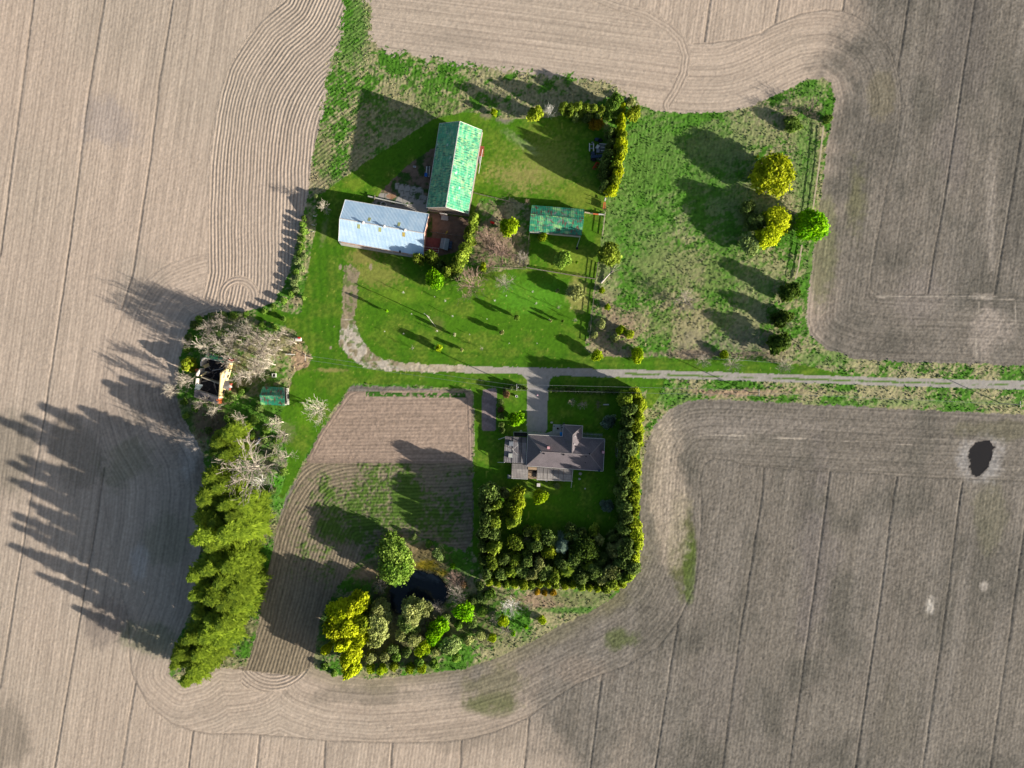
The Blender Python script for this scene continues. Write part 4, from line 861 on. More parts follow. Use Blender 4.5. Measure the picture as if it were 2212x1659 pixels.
T('tree', 'YG', 1088, 1340, 14, 4.5, 'bright yellow green bushy tree below the white bare tree'); T('shrub', 'YG', 1173, 1338, 12, 2.4, 'light green bush at the east tip of the thicket'); T('shrub', 'L', 1109, 1367, 8, 2.2, 'small lime bush on the field edge'); T('shrub', 'L', 1137, 1355, 6, 1.6, 'tiny round lime bush near the field edge')
bare(1105, 1308, 21, 7.5, 'white grey bare tree with a full fan of twigs south of the garden', mat=M_white, wide=True); bare(1070, 1338, 15, 5, 'grey bare tree left of the yellow green bushy one'); bare(1143, 1310, 10, 4, 'small grey bare tree right of the white fan shaped one'); bare(1092, 1362, 13, 3.5, 'grey bare bush below the yellow green bushy tree', wide=True)
bare(986, 1285, 20, 4.5, 'grey bare bush on the east bank of the pond', wide=True); bare(982, 1252, 18, 3.5, 'twiggy bare bush on the north east bank of the pond', wide=True, mat=M_pink); bare(822, 1266, 14, 3.5, 'dark bare bush on the west bank of the pond', wide=True); bare(945, 1312, 15, 2.5, 'fallen looking bare bush at the south east bank', wide=True)
TH = [(1020, 1300, 16, 'OK'), (1042, 1292, 18, 'OK'), (1060, 1284, 15, 'GG'), (1018, 1345, 16, 'OK'), (1040, 1320, 14, 'GG'), (962, 1338, 13, 'OK'), (990, 1352, 13, 'GG'), (850, 1400, 16, 'OK'), (880, 1408, 14, 'OK'), (830, 1416, 15, 'G'), (800, 1420, 15, 'G'), (856, 1420, 14, 'GG'), (905, 1430, 14, 'GG'),
      (800, 1446, 14, 'YG'), (826, 1448, 14, 'YG'), (850, 1442, 13, 'YO'), (885, 1446, 14, 'YG'), (912, 1446, 13, 'YG'), (936, 1436, 13, 'GG'), (940, 1410, 12, 'G'), (985, 1420, 12, 'GG'), (1010, 1385, 12, 'G'), (1040, 1370, 14, 'G'), (1064, 1376, 12, 'YG'), (1000, 1262, 10, 'BR'), (1035, 1265, 12, 'OK'), (865, 1165, 10, 'BR'), (925, 1175, 10, 'GG'), (700, 1440, 10, 'GG'), (720, 1455, 9, 'GG'),
      (1160, 1278, 9, 'GO'), (1176, 1280, 9, 'GO'), (1196, 1281, 9, 'GO')]

for i, (u, v, r_, m_) in enumerate(sorted(TH)):
    where = 'between garden hedge and pond' if u > 1015 and v < 1330 else ('under the south hedge' if v < 1290 and u > 1100 else ('on the southern rim of the pond thicket' if v > 1405 else 'inside the pond thicket'))
    if m_ == 'GO': where = 'golden below the south hedge'
    plant('shrub', m_, u, v, r_, 3.0 if r_ > 11 else 1.8, f'low bush {where}, {ORD[i]} bush from the west', 'bushes around the pond')
# hedge strip between the west field and the shed lawn
HS = [(656, 470, 8, 'GG'), (654, 486, 9, 'GG'), (655, 501, 10, 'GG'), (652, 517, 11, 'GG'), (650, 532, 10, 'GG'), (646, 548, 10, 'GG'), (656, 552, 9, 'P'), (643, 565, 11, 'P'), (650, 578, 10, 'P'), (638, 588, 11, 'GG'), (646, 600, 10, 'P'), (636, 612, 10, 'P'), (640, 626, 10, 'P'), (630, 636, 9, 'GG'), (612, 650, 9, 'GG'), (690, 440, 8, 'P'), (684, 425, 7, 'P'), (590, 662, 8, 'GG'), (570, 672, 8, 'GG'), (655, 645, 6, 'GG')]
for i, (u, v, r_, m_) in enumerate(sorted(HS, key=lambda q: q[1])): plant('shrub', m_, u, v, r_, 1.9, f'{"pale" if m_ == "P" else "green"} shrub beside the ploughed field, {ORD[i]} from the north', 'shrubs along the ploughed field')
# grove of bare trees around the ruin (feet of the trunks)
GV = [(469, 715, 17), (529, 726, 20), (561, 721, 16), (520, 735, 20), (604, 735, 16), (505, 756, 20), (582, 754, 18), (593, 766, 17), (580, 777, 20), (518, 782, 18), (595, 788, 17), (538, 815, 20), (578, 795, 20), (561, 806, 19), (540, 708, 15), (490, 738, 19), (552, 745, 19),
      (411, 816, 15), (417, 824, 15), (386, 842, 13), (420, 743, 12), (388, 847, 12), (533, 902, 15), (450, 868, 14), (612, 912, 16), (478, 884, 15), (500, 700, 16), (575, 735, 17), (610, 756, 14), (462, 752, 18), (478, 700, 15), (640, 742, 10), (622, 722, 10)]
for i, (u, v, r_) in enumerate(sorted(GV)):
    bare(u, v, r_ * 1.25, 11.5 if r_ > 15 else 8.5, f'leafless tree in the grove around the ruined house, {ORD[i]} counted from the west', 'leafless trees of the ruin grove', mat=M_twig if i % 3 else M_pale, base=True)
bare(559, 1006, 58, 14, 'huge spreading bare tree with twisting limbs north of the spruces', mat=M_twig, wide=True, base=True); bare(698, 883, 27, 8.5, 'bare tree with pale trunk standing alone left of the garden plot', mat=M_pale, base=True, wide=True)
bare(622, 938, 24, 9, 'bare tree on the lawn edge right of the blue barrel', base=True); bare(624, 985, 24, 9, 'bare tree on the lawn edge beside the huge spreading one', base=True); bare(570, 1038, 20, 7, 'thin bare tree with white trunk below the huge spreading one', mat=M_white, base=True)
T('tree', 'YO', 406, 788, 14, 5.0, 'yellow olive bush at the west wall of the ruined house')
GU = [(418, 700, 12), (408, 730, 11), (432, 688, 11), (455, 682, 10), (480, 680, 10), (505, 680, 10), (530, 680, 9), (402, 755, 10), (398, 870, 10), (420, 880, 11), (402, 900, 9), (560, 880, 12), (552, 905, 13), (575, 925, 12), (600, 905, 9), (500, 860, 11), (520, 845, 12), (490, 905, 10), (600, 950, 12), (570, 950, 12), (545, 940, 12), (530, 960, 10), (588, 985, 13), (610, 1020, 12), (585, 1060, 12), (560, 1075, 12), (540, 1060, 12), (520, 1045, 13), (450, 930, 10), (460, 975, 12), (612, 690, 8), (596, 706, 9), (565, 700, 9)]
for i, (u, v, r_) in enumerate(sorted(GU, key=lambda q: q[1])): plant('shrub', 'GG' if i % 3 else 'OK', u, v, r_, 1.8, f'low green bush in the ruin grove undergrowth, {ORD[i]} from the north', 'undergrowth of the ruin grove')

# tufts of tall grass standing over the rough ground (one mass)
def tufts(nm, mask, n, hmin, hmax, wd, seed, matcols):
    g = np.random.RandomState(seed); jj, ii = np.nonzero(mask); k = g.choice(len(jj), min(n, len(jj)), replace=False); jj, ii = jj[k], ii[k]
    x = X[jj, ii] + g.rand(len(jj)) * ST; y = Y[jj, ii] + g.rand(len(jj)) * ST; z = Z[jj, ii] - .03
    out = []; cs = []
    for b in range(2):
        a = g.rand(len(jj)) * 6.283; h = hmin + (hmax - hmin) * g.rand(len(jj)); w = wd * (.6 + .8 * g.rand(len(jj)))
        dx, dy = np.cos(a) * w / 2, np.sin(a) * w / 2; lx, ly = g.randn(len(jj)) * .3 * h, g.randn(len(jj)) * .3 * h
        out.append(np.stack([np.stack([x - dx, y - dy, z], -1), np.stack([x + dx, y + dy, z], -1), np.stack([x + dx * .7 + lx, y + dy * .7 + ly, z + h], -1), np.stack([x - dx * .7 + lx, y - dy * .7 + ly, z + h * .9], -1)], 1)); cs.append(col[jj, ii] * 1.15)
    q = np.concatenate(out); c = np.concatenate(cs); me = mesh_np(nm, q, 4); a_ = me.attributes.new('col', 'FLOAT_COLOR', 'FACE'); a_.data.foreach_set('color', np.concatenate([c, np.ones((len(c), 1))], 1).astype(np.float32).ravel())
    m = bpy.data.materials.new(nm); m.use_nodes = True; nt = m.node_tree; b = nt.nodes['Principled BSDF']; b.inputs['Roughness'].default_value = .9; b.inputs['Specular IOR Level'].default_value = .1
    at = N(nt, 'ShaderNodeAttribute', attribute_name='col'); nt.links.new(at.outputs['Color'], b.inputs['Base Color']); me.materials.clear(); me.materials.append(m)
    o = bpy.data.objects.new(nm, me); C.objects.link(o); tag(o, 'tufts of long dry and green grass over the unmown ground', 'grass', kind='stuff'); return o
tufts('long_grass', (lab == 1) & (fbm(1.6, 2, 601) > .45), 16000, .1, .3, .4, 611, None)
# ------------------------------------------------------------------ buildings and objects
def Q(x, y, h=0.0): return W(x / 1.736, y / 1.736, h)          # from photo pixels
def up(p, dz): return (p[0], p[1], p[2] + dz)
def ccw(p):
    a = sum(p[i][0] * p[(i + 1) % len(p)][1] - p[(i + 1) % len(p)][0] * p[i][1] for i in range(len(p)))
    return list(p) if a > 0 else list(reversed(p))
def inset(p, d):
    """move each corner of a convex outline towards the middle by d metres"""
    cx = sum(q[0] for q in p) / len(p); cy = sum(q[1] for q in p) / len(p); r = []
    for q in p:
        v = Vector((q[0] - cx, q[1] - cy)); L_ = v.length; v *= (L_ - d * 1.35) / L_; r.append((cx + v.x, cy + v.y, q[2]))
    return r
def lerp(a, b, t): return tuple(a[i] + (b[i] - a[i]) * t for i in range(3))
def uvmap(nt): return N(nt, 'ShaderNodeUVMap', uv_map='UVMap').outputs[0]
def ribbed(name, base, dark_, rib=.35, depth=.03, rough=.45, metal=.0, patches=None, seams=(2.6, .9), seamcol=None, pscale=.55, spec=.4):
    """sheet metal roof: ribs down the slope, sheet joints, patches of bare / rusted sheet"""
    m, nt, b = new_mat(name, rough, spec); b.inputs['Metallic'].default_value = metal
    uv = uvmap(nt); sx = nt.nodes.new('ShaderNodeSeparateXYZ'); nt.links.new(uv, sx.inputs[0])
    n1 = N(nt, 'ShaderNodeTexNoise', Scale=.35, Detail=6.0); nt.links.new(uv, n1.inputs['Vector'])
    c = ramp(nt, [(.35, dark_), (.65, base)], n1.outputs[0]).outputs[0]
    if patches:
        br = N(nt, 'ShaderNodeTexBrick', Scale=1.0); br.offset = .37; br.inputs['Mortar Size'].default_value = .05
        br.inputs['Brick Width'].default_value = seams[0] * .9; br.inputs['Row Height'].default_value = seams[1] * 2
        br.inputs['Color1'].default_value = (0, 0, 0, 1); br.inputs['Color2'].default_value = (1, 1, 1, 1); br.inputs['Mortar'].default_value = (.15, .15, .15, 1)
        nt.links.new(uv, br.inputs['Vector'])
        for k, (pc, lo, hi, sc_) in enumerate(patches):
            mp = N(nt, 'ShaderNodeMapping'); mp.inputs['Scale'].default_value = (sc_[0], sc_[1], 1); mp.inputs['Location'].default_value = (k * 7.3, k * 3.1, 0); nt.links.new(uv, mp.inputs[0])
            n2 = N(nt, 'ShaderNodeTexNoise', Scale=1.0, Detail=4.0); nt.links.new(mp.outputs[0], n2.inputs['Vector'])
            f = mathn(nt, 'ADD', mathn(nt, 'MULTIPLY', n2.outputs[0], 1.0), mathn(nt, 'MULTIPLY', br.outputs[0], .12 if k != 1 else -.06))
            r = ramp(nt, [(lo, (0, 0, 0)), (hi, (1, 1, 1))], f); c = mixc(nt, c, pc, r.outputs[0])
    if seamcol:
        fr = mathn(nt, 'FRACT', mathn(nt, 'DIVIDE', sx.outputs[0], seams[0])); s1 = mathn(nt, 'LESS_THAN', fr, .05)
        fr2 = mathn(nt, 'FRACT', mathn(nt, 'DIVIDE', sx.outputs[1], seams[1])); s2 = mathn(nt, 'LESS_THAN', fr2, .06)
        c = mixc(nt, c, seamcol, mathn(nt, 'MULTIPLY', mathn(nt, 'MAXIMUM', s1, s2), .55))
    nt.links.new(c, b.inputs['Base Color'])
    w = mathn(nt, 'SINE', mathn(nt, 'MULTIPLY', sx.outputs[0], 2 * math.pi / rib)); bumpn(nt, b, mathn(nt, 'MULTIPLY', w, depth), .6, 1.0)
    return m
M_green = ribbed('green_barn_roof', alb(52, 170, 122, .7), alb(28, 140, 104, .7), rib=.8, depth=.02, patches=[(alb(146, 202, 140, .75), .48, .78, (.35, 1.0)), (alb(178, 194, 184, .75), .58, .72, (.6, .9)), (alb(166, 152, 92), .58, .78, (4.5, .7)), (alb(20, 112, 86), .56, .70, (2.2, .5))], seamcol=alb(16, 110, 84), seams=(2.7, 2.3))
M_green2 = ribbed('rusty_green_roof', alb(64, 168, 120), alb(28, 116, 92), rib=.6, depth=.02, patches=[(alb(150, 206, 130), .55, .68, (.25, .5)), (alb(112, 74, 62), .52, .62, (1.2, .8)), (alb(130, 140, 136), .62, .72, (.6, 1.2))], seamcol=alb(30, 96, 80), seams=(1.4, 4.0))
M_blue = ribbed('pale_blue_metal_roof', alb(198, 220, 236, .8), alb(176, 204, 226, .8), rib=.45, depth=.02, rough=.35, spec=.6, seamcol=alb(150, 188, 214, .85), seams=(3.1, 1.1))
M_tin = ribbed('weathered_tin', alb(150, 160, 160), alb(120, 132, 134), rib=.3, depth=.02, seamcol=alb(180, 186, 186), seams=(1.2, 3.0))
M_board = ribbed('grey_roof_boards', alb(150, 146, 146), alb(112, 108, 112), rib=.6, depth=.02, rough=.8, spec=.2, patches=[(alb(120, 100, 92), .6, .75, (.4, 2.2))], seamcol=alb(70, 66, 70), seams=(.62, 30.0))
M_patio = ribbed('patio_roof_panels', alb(176, 168, 160), alb(140, 132, 128), rib=.5, depth=.015, rough=.6, patches=[(alb(120, 112, 106), .6, .75, (.4, 2.2))], seamcol=alb(96, 92, 90), seams=(.9, 30.0))
m_, nt_, b_ = new_mat('shingles', .9, .2); g_ = N(nt_, 'ShaderNodeNewGeometry'); n_ = N(nt_, 'ShaderNodeTexNoise', Scale=6.0, Detail=4.0); nt_.links.new(g_.outputs['Position'], n_.inputs['Vector'])
n2_ = N(nt_, 'ShaderNodeTexNoise', Scale=.4, Detail=3.0); nt_.links.new(g_.outputs['Position'], n2_.inputs['Vector'])
c_ = ramp(nt_, [(.3, alb(104, 96, 100)), (.7, alb(140, 130, 132))], n_.outputs[0]).outputs[0]; c2_ = ramp(nt_, [(.3, (.85, .85, .85)), (.7, (1.1, 1.1, 1.1))], n2_.outputs[0]).outputs[0]
nt_.links.new(mixc(nt_, c_, c2_, 1.0, 'MULTIPLY'), b_.inputs['Base Color'])
uv_ = uvmap(nt_); s_ = nt_.nodes.new('ShaderNodeSeparateXYZ'); nt_.links.new(uv_, s_.inputs[0]); bumpn(nt_, b_, mathn(nt_, 'MULTIPLY', mathn(nt_, 'FRACT', mathn(nt_, 'DIVIDE', s_.outputs[1], .3)), .03), .5, 1.0); M_shin = m_
M_wood = plain('weathered_wood', alb(140, 128, 116), .9, .3, 2.0); M_redwood = plain('faded_red_siding', alb(206, 150, 128), .9, .2, 1.5); M_stone = plain('field_stone_wall', alb(206, 190, 162), .9, .25, 1.2)
M_trim = plain('white_trim', alb(232, 226, 218), .6, .08, 2.0); M_whitew = plain('white_siding', alb(214, 208, 200), .8, .12, 1.0); M_dark = plain('dark_opening', alb(30, 30, 34), .9, .2, 2.0); M_brick = plain('brick', alb(160, 84, 62), .9, .25, 3.0)
M_cream = plain('cream_stucco', alb(240, 218, 160), .9, .14, .8); M_debris = plain('dark_debris', alb(52, 50, 54), .95, .6, 1.2); M_red = plain('red_paint', alb(206, 36, 26), .6, .2, 3.0); M_orange = plain('orange_paint', alb(222, 120, 70), .7, .2, 3.0)  # M_debris: dark grey for ruin floor, fallen beams and bed soil
M_bluep = plain('blue_plastic', alb(30, 110, 200), .5, .15, 3.0); M_cyan = plain('bright_blue_canopy', alb(40, 150, 224), .6, .08, 3.0); M_greym = plain('grey_metal', alb(150, 154, 160), .5, .2, 3.0, metal=.3); M_yel = plain('yellow_plastic', alb(206, 190, 70), .6, .1, 3.0)
M_glass = plain('window_glass', alb(70, 84, 96), .15, .2, 2.0, spec=.6); M_deck = plain('deck_boards', alb(176, 150, 120), .85, .2, 2.0); M_slab = plain('patio_slab', alb(196, 196, 184), .85, .12, 1.0); M_pole = plain('pole_wood', alb(150, 138, 120), .9, .2, 3.0)
M_reddeck = plain('rust_red_concrete', alb(150, 84, 78), .9, .2, 1.0); M_pebble = plain('pale_stone', alb(206, 200, 190), .9, .15, 3.0); M_tank = plain('dark_blue_tank', alb(50, 70, 96), .5, .3, 3.0)

def gable(name, label, a, b, c, d, he, r1, r2, hr, mroof, mwall, over=.4, th=.14, trim=True, gablemat=None):
    """a,b / d,c: eave corners on each side of the ridge r1-r2 (photo pixels)"""
    A, B_, C_, D = (Q(*p, he) for p in (a, b, c, d)); R1, R2 = Q(*r1, hr), Q(*r2, hr)
    cen = [(A[0] + B_[0] + C_[0] + D[0]) / 4, (A[1] + B_[1] + C_[1] + D[1]) / 4, 0]
    t = empty(name, cen, label, 'building'); bpy.context.view_layer.update()
    rf = MB(); rf.slab([R1, R2, B_, A], th); rf.slab([R2, R1, D, C_], th); roof = rf.build('roof', mroof, t)
    I = inset([A, B_, C_, D], over); w = MB(); hz = he - .12
    w.prism(ccw([(p[0], p[1]) for p in I]), 0, hz); w.build('wall', mwall, t)
    gm_ = MB(); r1i = lerp(R1, R2, over / math.dist(R1, R2)); r2i = lerp(R2, R1, over / math.dist(R1, R2))
    for p, q, r in ((I[0], I[3], r1i), (I[2], I[1], r2i)):
        n = Vector((q[1] - p[1], p[0] - q[0], 0)).normalized() * .12
        tri = [(p[0], p[1], hz + .003), (q[0], q[1], hz + .003), (r[0], r[1], hr - .16)]; tr2 = [(x[0] - n.x, x[1] - n.y, x[2]) for x in tri]
        gm_.face(tri); gm_.face(list(reversed(tr2)))
        for i in range(3): j = (i + 1) % 3; gm_.face([tri[i], tr2[i], tr2[j], tri[j]])
    gm_.build('gable', gablemat or mwall, t)
    cap = MB(); cap.beam(up(R1, .05), up(R2, .05), .28, .06); cap.build('ridge_cap', M_trim if trim else mroof, roof)
    if trim:
        tb = MB()
        for p, q in ((A, R1), (R1, D), (B_, R2), (R2, C_), (D, C_), (A, B_)): tb.beam(up(p, .0), up(q, .0), .12, .2)
        tb.build('trim', M_trim, roof)
    return t, roof, I
# --- the big green roofed barn
barn, broof, bI = gable('barn', 'big old barn with streaked bright green metal roof', (1648.3, 463.3), (1598.6, 777.8), (1755.9, 802), (1808, 488.6), 6.0, (1725, 455), (1671.8, 776.9), 10.8, M_green, M_wood, over=.35)
st = MB(); st.prism(ccw([(p[0], p[1]) for p in inset([Q(1604, 792), Q(1756, 812), Q(1810, 500), Q(1660, 478)], -.05)]), 0, 1.0); st.build('stone_footing', M_stone, barn)
for k in range(9):
    v_ = MB(); p = lerp(Q(1725, 455, 10.8), Q(1671.8, 776.9, 10.8), .06 + k * .11); v_.tube(up(p, 0), up(p, .45), .09, n=6)
    if k in (0, 2, 4, 6, 8): v_.build('lightning_rod', M_greym, broof)
dr = MB(); s0, s1 = Q(1653, 806), Q(1680, 810); dr.beam((s0[0], s0[1] - .25, 2.0), (s1[0], s1[1] - .25, 2.0), .1, 3.4); dr.build('door', M_whitew, barn)
wl_ = MB(); a_, b__ = Q(1810, 560, 4), Q(1795, 650, 4); wl_.beam(a_, b__, .12, .5); wl_.build('gutter', M_trim, barn)
bb = empty('concrete_ramp', Q(1668, 818), 'small white concrete slab leaning at the south wall of the big barn', 'slab'); bpy.context.view_layer.update()
m = MB(); m.box((*Q(1668, 818)[:2], .25), (2.3, 1.5, .3), -.15); m.build('slab', M_whitew, bb); m = MB(); m.box((*Q(1668, 823)[:2], .45), (2.4, .12, .5), -.15); m.build('curb', M_trim, bb)
# --- the pale blue metal shed
shed, sroof, sI = gable('metal_shed', 'long pale blue metal roofed shed with three white roof vents', (1294.4, 748.8), (1608.5, 802), (1588, 961), (1269.6, 904.3), 3.4, (1273.2, 819.3), (1591, 875.4), 6.0, M_blue, M_redwood, over=.3)
for k, (x, y) in enumerate([(1360.4, 833.7), (1439.5, 848), (1517.5, 862)]):
    p = Q(x, y, 6.6); v_ = MB(); v_.tube((p[0], p[1], 5.7), (p[0], p[1], 6.5), .28, n=10); v_.tube((p[0], p[1], 6.5), (p[0], p[1], 6.85), .55, .15, n=10); vo = v_.build('roof_vent', M_trim, sroof)
for (x, y) in [(1381, 823), (1346, 849), (1425, 861), (1492, 841), (1514.5, 879)]:
    # translucent panels that have turned yellow, lying on the slope
    side = 1 if y < 855 + (x - 1480) * .18 - 12 else -1
    tt = (x - 1273.2) / (1591 - 1273.2); ry = 819.3 + tt * 56; e = (tt * 314 + 1294.4, 748.8 + tt * 53.2) if y < ry else (1269.6 + tt * 318, 904.3 + tt * 56.7)
    f = abs(y - ry) / abs(e[1] - ry); zz = 6.0 - f * 2.6
    c0 = Q(x, y, zz); s_ = MB(); R1, R2 = Q(1273.2, 819.3, 6), Q(1591, 875.4, 6); ax = (Vector(R2) - Vector(R1)).normalized(); E0 = Vector(Q(*e, 3.4)) - Vector(lerp(R1, R2, tt)); E0.normalize(); n = ax.cross(E0); n = n if n.z > 0 else -n
    cc0 = Vector(lerp(R1, R2, tt)) + E0 * (f * (Vector(Q(*e, 3.4)) - Vector(lerp(R1, R2, tt))).length) + n * .03
    pts = [cc0 - ax * .45 - E0 * .7, cc0 - ax * .45 + E0 * .7, cc0 + ax * .45 + E0 * .7, cc0 + ax * .45 - E0 * .7]
    s_.slab([tuple(q) for q in pts], .03); s_.build('roof_panel', plain('yellowed_panel', alb(190, 196, 130) if x < 1500 else alb(206, 180, 90), .5, .2, 2.0), sroof)
for k in range(8):
    t0 = .10 + k * .105; p, q = lerp(Q(1271, 906, 0), Q(1584, 963, 0), t0), lerp(Q(1271, 906, 0), Q(1584, 963, 0), t0 + .035)
    w_ = MB(); w_.beam((p[0], p[1] - .12, 1.7), (q[0], q[1] - .12, 1.7), .12, .9); wo = w_.build('window', M_glass, shed); w2 = MB()
    for zz in (1.22, 2.18): w2.beam((p[0], p[1] - .2, zz), (q[0], q[1] - .2, zz), .16, .1)
    w2.build('window_frame', M_trim, wo)
m = MB(); m.beam(Q(1500, 948, 4.4), Q(1500, 940, 4.4), .5, .8); m.build('chimney', M_dark, sroof)
ap = MB(); ap.prism(ccw([Q(1271, 908)[:2], Q(1280, 920)[:2], Q(1560, 968)[:2], Q(1560, 958)[:2]]), 0, .12); tag(ap.build('concrete_apron', M_slab), kind='structure')
lw_ = empty('yard_wall', Q(1380, 745), 'low concrete wall along the north side of the blue shed', 'wall'); bpy.context.view_layer.update(); m = MB(); m.beam((*Q(1382, 738)[:2], .45), (*Q(1530, 772)[:2], .45), .35, .9); m.build('wall', M_slab, lw_); m = MB(); m.beam((*Q(1408, 735)[:2], .95), (*Q(1405, 765)[:2], .95), .2, .25); m.build('rail', M_pole, lw_)
tg = empty('feed_ring', Q(1439, 768), 'round white feed ring beside the north wall of the blue shed', 'feeder'); bpy.context.view_layer.update(); m = MB(); cx, cy, _ = Q(1439, 769); [m.ring((cx, cy, z_), .95, .07, 18) for z_ in (.2, .55, .9)]; m.build('ring', M_trim, tg); m = MB(); [m.tube((cx + .95 * math.cos(a), cy + .95 * math.sin(a), 0), (cx + .95 * math.cos(a), cy + .95 * math.sin(a), .9), .04, n=5) for a in np.arange(0, 6.28, .785)]; m.build('bars', M_greym, tg)
# --- rusty green shed in the pen
s3, r3, _ = gable('livestock_shed', 'long low shed with rusty mottled green roof beside the pen', (1994.7, 769), (2190.6, 784.6), (2181, 882.3), (1984, 867.6), 2.6, (1989.5, 803.5), (2189.6, 823), 3.9, M_green2, M_wood, over=.3, trim=False)
m = MB(); m.beam(Q(1987, 871, 1.6), Q(2176, 888, 1.6), .15, 1.5); m.build('siding_board', M_slab, s3)
# --- small green roofed shed by the grove
def G1(x, y, h=0.0): return (600 + x / 3.072, 1140 + y / 3.072)
s4, r4, _ = gable('garden_shed', 'small shed with half rusty half bright green roof by the grove', G1(1185, 950), G1(1425, 958), G1(1437, 1172), G1(1162, 1158), 2.6, G1(1148, 1052), G1(1436, 1058), 4.2, M_green2, M_whitew, over=.2, trim=False)
m = MB(); a_, b__ = Q(*G1(1466, 970), .9), Q(*G1(1474, 1160), .9); m.beam(a_, b__, .25, 1.8); m.build('front_wall', M_whitew, s4); m = MB(); m.beam(lerp(a_, b__, .35), lerp(a_, b__, .65), .32, 1.7); m.build('door', M_dark, s4)

# --- bungalow
def Z(x, y, h=0.0): return Q(1820 + x / 4.424, 1560 + y / 4.424, h)
he, hr = 3.0, 5.4
house = empty('bungalow', Z(1330, 560), 'long bungalow with grey shingled hip roof and north wing', 'house'); bpy.context.view_layer.update()
P1, P2, P3, P4 = Z(705, 305, he), Z(675, 830, he), Z(1955, 918, he), Z(1983, 380, he); a_, b__ = Z(940, 595, hr), Z(1735, 645, hr)
w1, w2, nn, jj_ = Z(1292, 145, he), Z(1617, 160, he), Z(1452, 318, hr), Z(1440, 620, hr); v1, v2 = Z(1280, 338, he), Z(1606, 358, he)
rf = MB()
for f in ([P1, v1, jj_, a_], [v2, P4, b__, jj_], [P2, P1, a_], [P3, P2, a_, b__], [P4, P3, b__], [v1, w1, nn, jj_], [w2, v2, jj_, nn], [w1, w2, nn]): rf.slab(list(reversed(f)) if sum(f[i][0] * f[(i + 1) % len(f)][1] - f[(i + 1) % len(f)][0] * f[i][1] for i in range(len(f))) < 0 else f, .16)
hroof = rf.build('roof', M_shin, house); M_cap = plain('ridge_shingle', alb(150, 140, 138), .9, .1, 3.0)
cp = MB(); [cp.beam(up(p, .03), up(q, .03), .24, .06) for p, q in ((a_, P1), (a_, P2), (a_, b__), (b__, P3), (b__, P4), (nn, w1), (nn, w2), (nn, jj_))]; cp.build('ridge_cap', M_cap, hroof)
gt = MB(); [gt.beam(up(p, -.02), up(q, -.02), .12, .14) for p, q in ((P1, v1), (v1, w1), (w1, w2), (w2, v2), (v2, P4), (P4, P3), (P3, P2), (P2, P1))]; gt.build('gutter', M_trim, hroof)
wm = MB(); wm.prism(ccw([p[:2] for p in inset([P1, P2, P3, P4], .6)]), 0, he - .17); wm.prism(ccw([p[:2] for p in inset([w1, w2, v2, v1], .45)]), 0, he - .18); wm.build('wall', M_brick, house)
def pipe(x, y, z0, hgt, r, mat, nm='vent_pipe', par=None, n=8):
    p = Z(x, y, z0 + hgt); m = MB(); m.tube((p[0], p[1], z0 - .25), (p[0], p[1], z0 + hgt), r, n=n); return m.build(nm, mat, par or hroof)
for x, y, z0, h_, r_, mt in ((1487, 338, 4.9, .35, .22, M_trim), (1481, 468, 4.9, .35, .22, M_trim), (1415, 335, 4.8, .3, .13, M_greym), (1412, 467, 4.8, .3, .13, M_greym), (918, 592, 5.0, 1.3, .16, M_greym), (975, 626, 5.0, .4, .24, M_dark), (1300, 640, 5.2, .3, .3, M_dark), (1420, 850, 3.4, 1.0, .12, M_dark), (1730, 630, 5.1, .4, .25, M_dark), (1672, 675, 5.0, .4, .18, M_dark), (1660, 775, 4.2, .5, .14, M_dark)): pipe(x, y, z0, h_, r_, mt)
for x, y, z0, top in ((1048, 527, 4.9, 6.7), (1955, 601, 3.1, 4.6)):
    p = Z(x, y, top); m = MB(); m.box((p[0], p[1], (z0 + top) / 2 - .3), (.75, .75, top - z0 + .6), -.05); ch = m.build('chimney', M_brick, house); m = MB(); m.box((p[0], p[1], top + .04), (.85, .85, .08), -.05); m.build('cap', plain('pink_cap', alb(226, 170, 176), .8, .1, 3.0), ch)
p = Z(1888, 905, 3.8); m = MB(); m.tube((p[0], p[1], 3.5), (p[0] + .25, p[1] - .15, 3.75), .45, .3, n=12); m.tube((p[0], p[1], 2.8), (p[0], p[1], 3.6), .05, n=5); m.build('satellite_dish', M_tank, hroof)
for k in range(6):
    t0 = .06 + k * .16; p, q = lerp(Z(735, 812), Z(1930, 895), t0), lerp(Z(735, 812), Z(1930, 895), t0 + .07); m = MB(); m.beam((p[0], p[1] - .0, 1.6), (q[0], q[1] - .0, 1.6), .12, 1.1); m.build('window', M_glass, house)
# flat roofed garage and its things
gar = empty('garage', Z(500, 560), 'flat roofed garage of grey boards at the west end of the bungalow', 'garage'); bpy.context.view_layer.update()
rm_ = MB(); c4 = [Z(690, 357, 2.85), Z(330, 335, 2.85), Z(306, 768, 2.85), Z(668, 790, 2.85)]; rm_.slab(c4, .2); grf = rm_.build('roof', M_board, gar)
for xx in (455, 575, 600): m = MB(); m.beam(Z(xx + 5, 345, 2.92), Z(xx - 12, 778, 2.92), .1, .06); m.build('batten', M_dark, grf)
m = MB(); m.prism(ccw([q[:2] for q in inset(c4, .3)]), 0, 2.62); m.build('wall', M_whitew, gar)
for x, y in ((427, 460), (416, 655)):
    p = Z(x, y, 3.3); m = MB(); m.box((p[0], p[1], 3.1), (1.5, 1.55, .45), -.05); so = m.build('skylight', M_greym, gar); m = MB(); m.box((p[0], p[1], 3.36), (1.25, 1.3, .06), -.05); m.build('pane', M_slab if y > 500 else M_greym, so)
p = Z(454, 552, 2.8); m = MB(); m.tube((p[0], p[1], 2.7), (p[0], p[1], 5.0), .06, n=6); an = m.build('antenna_mast', M_trim, gar)
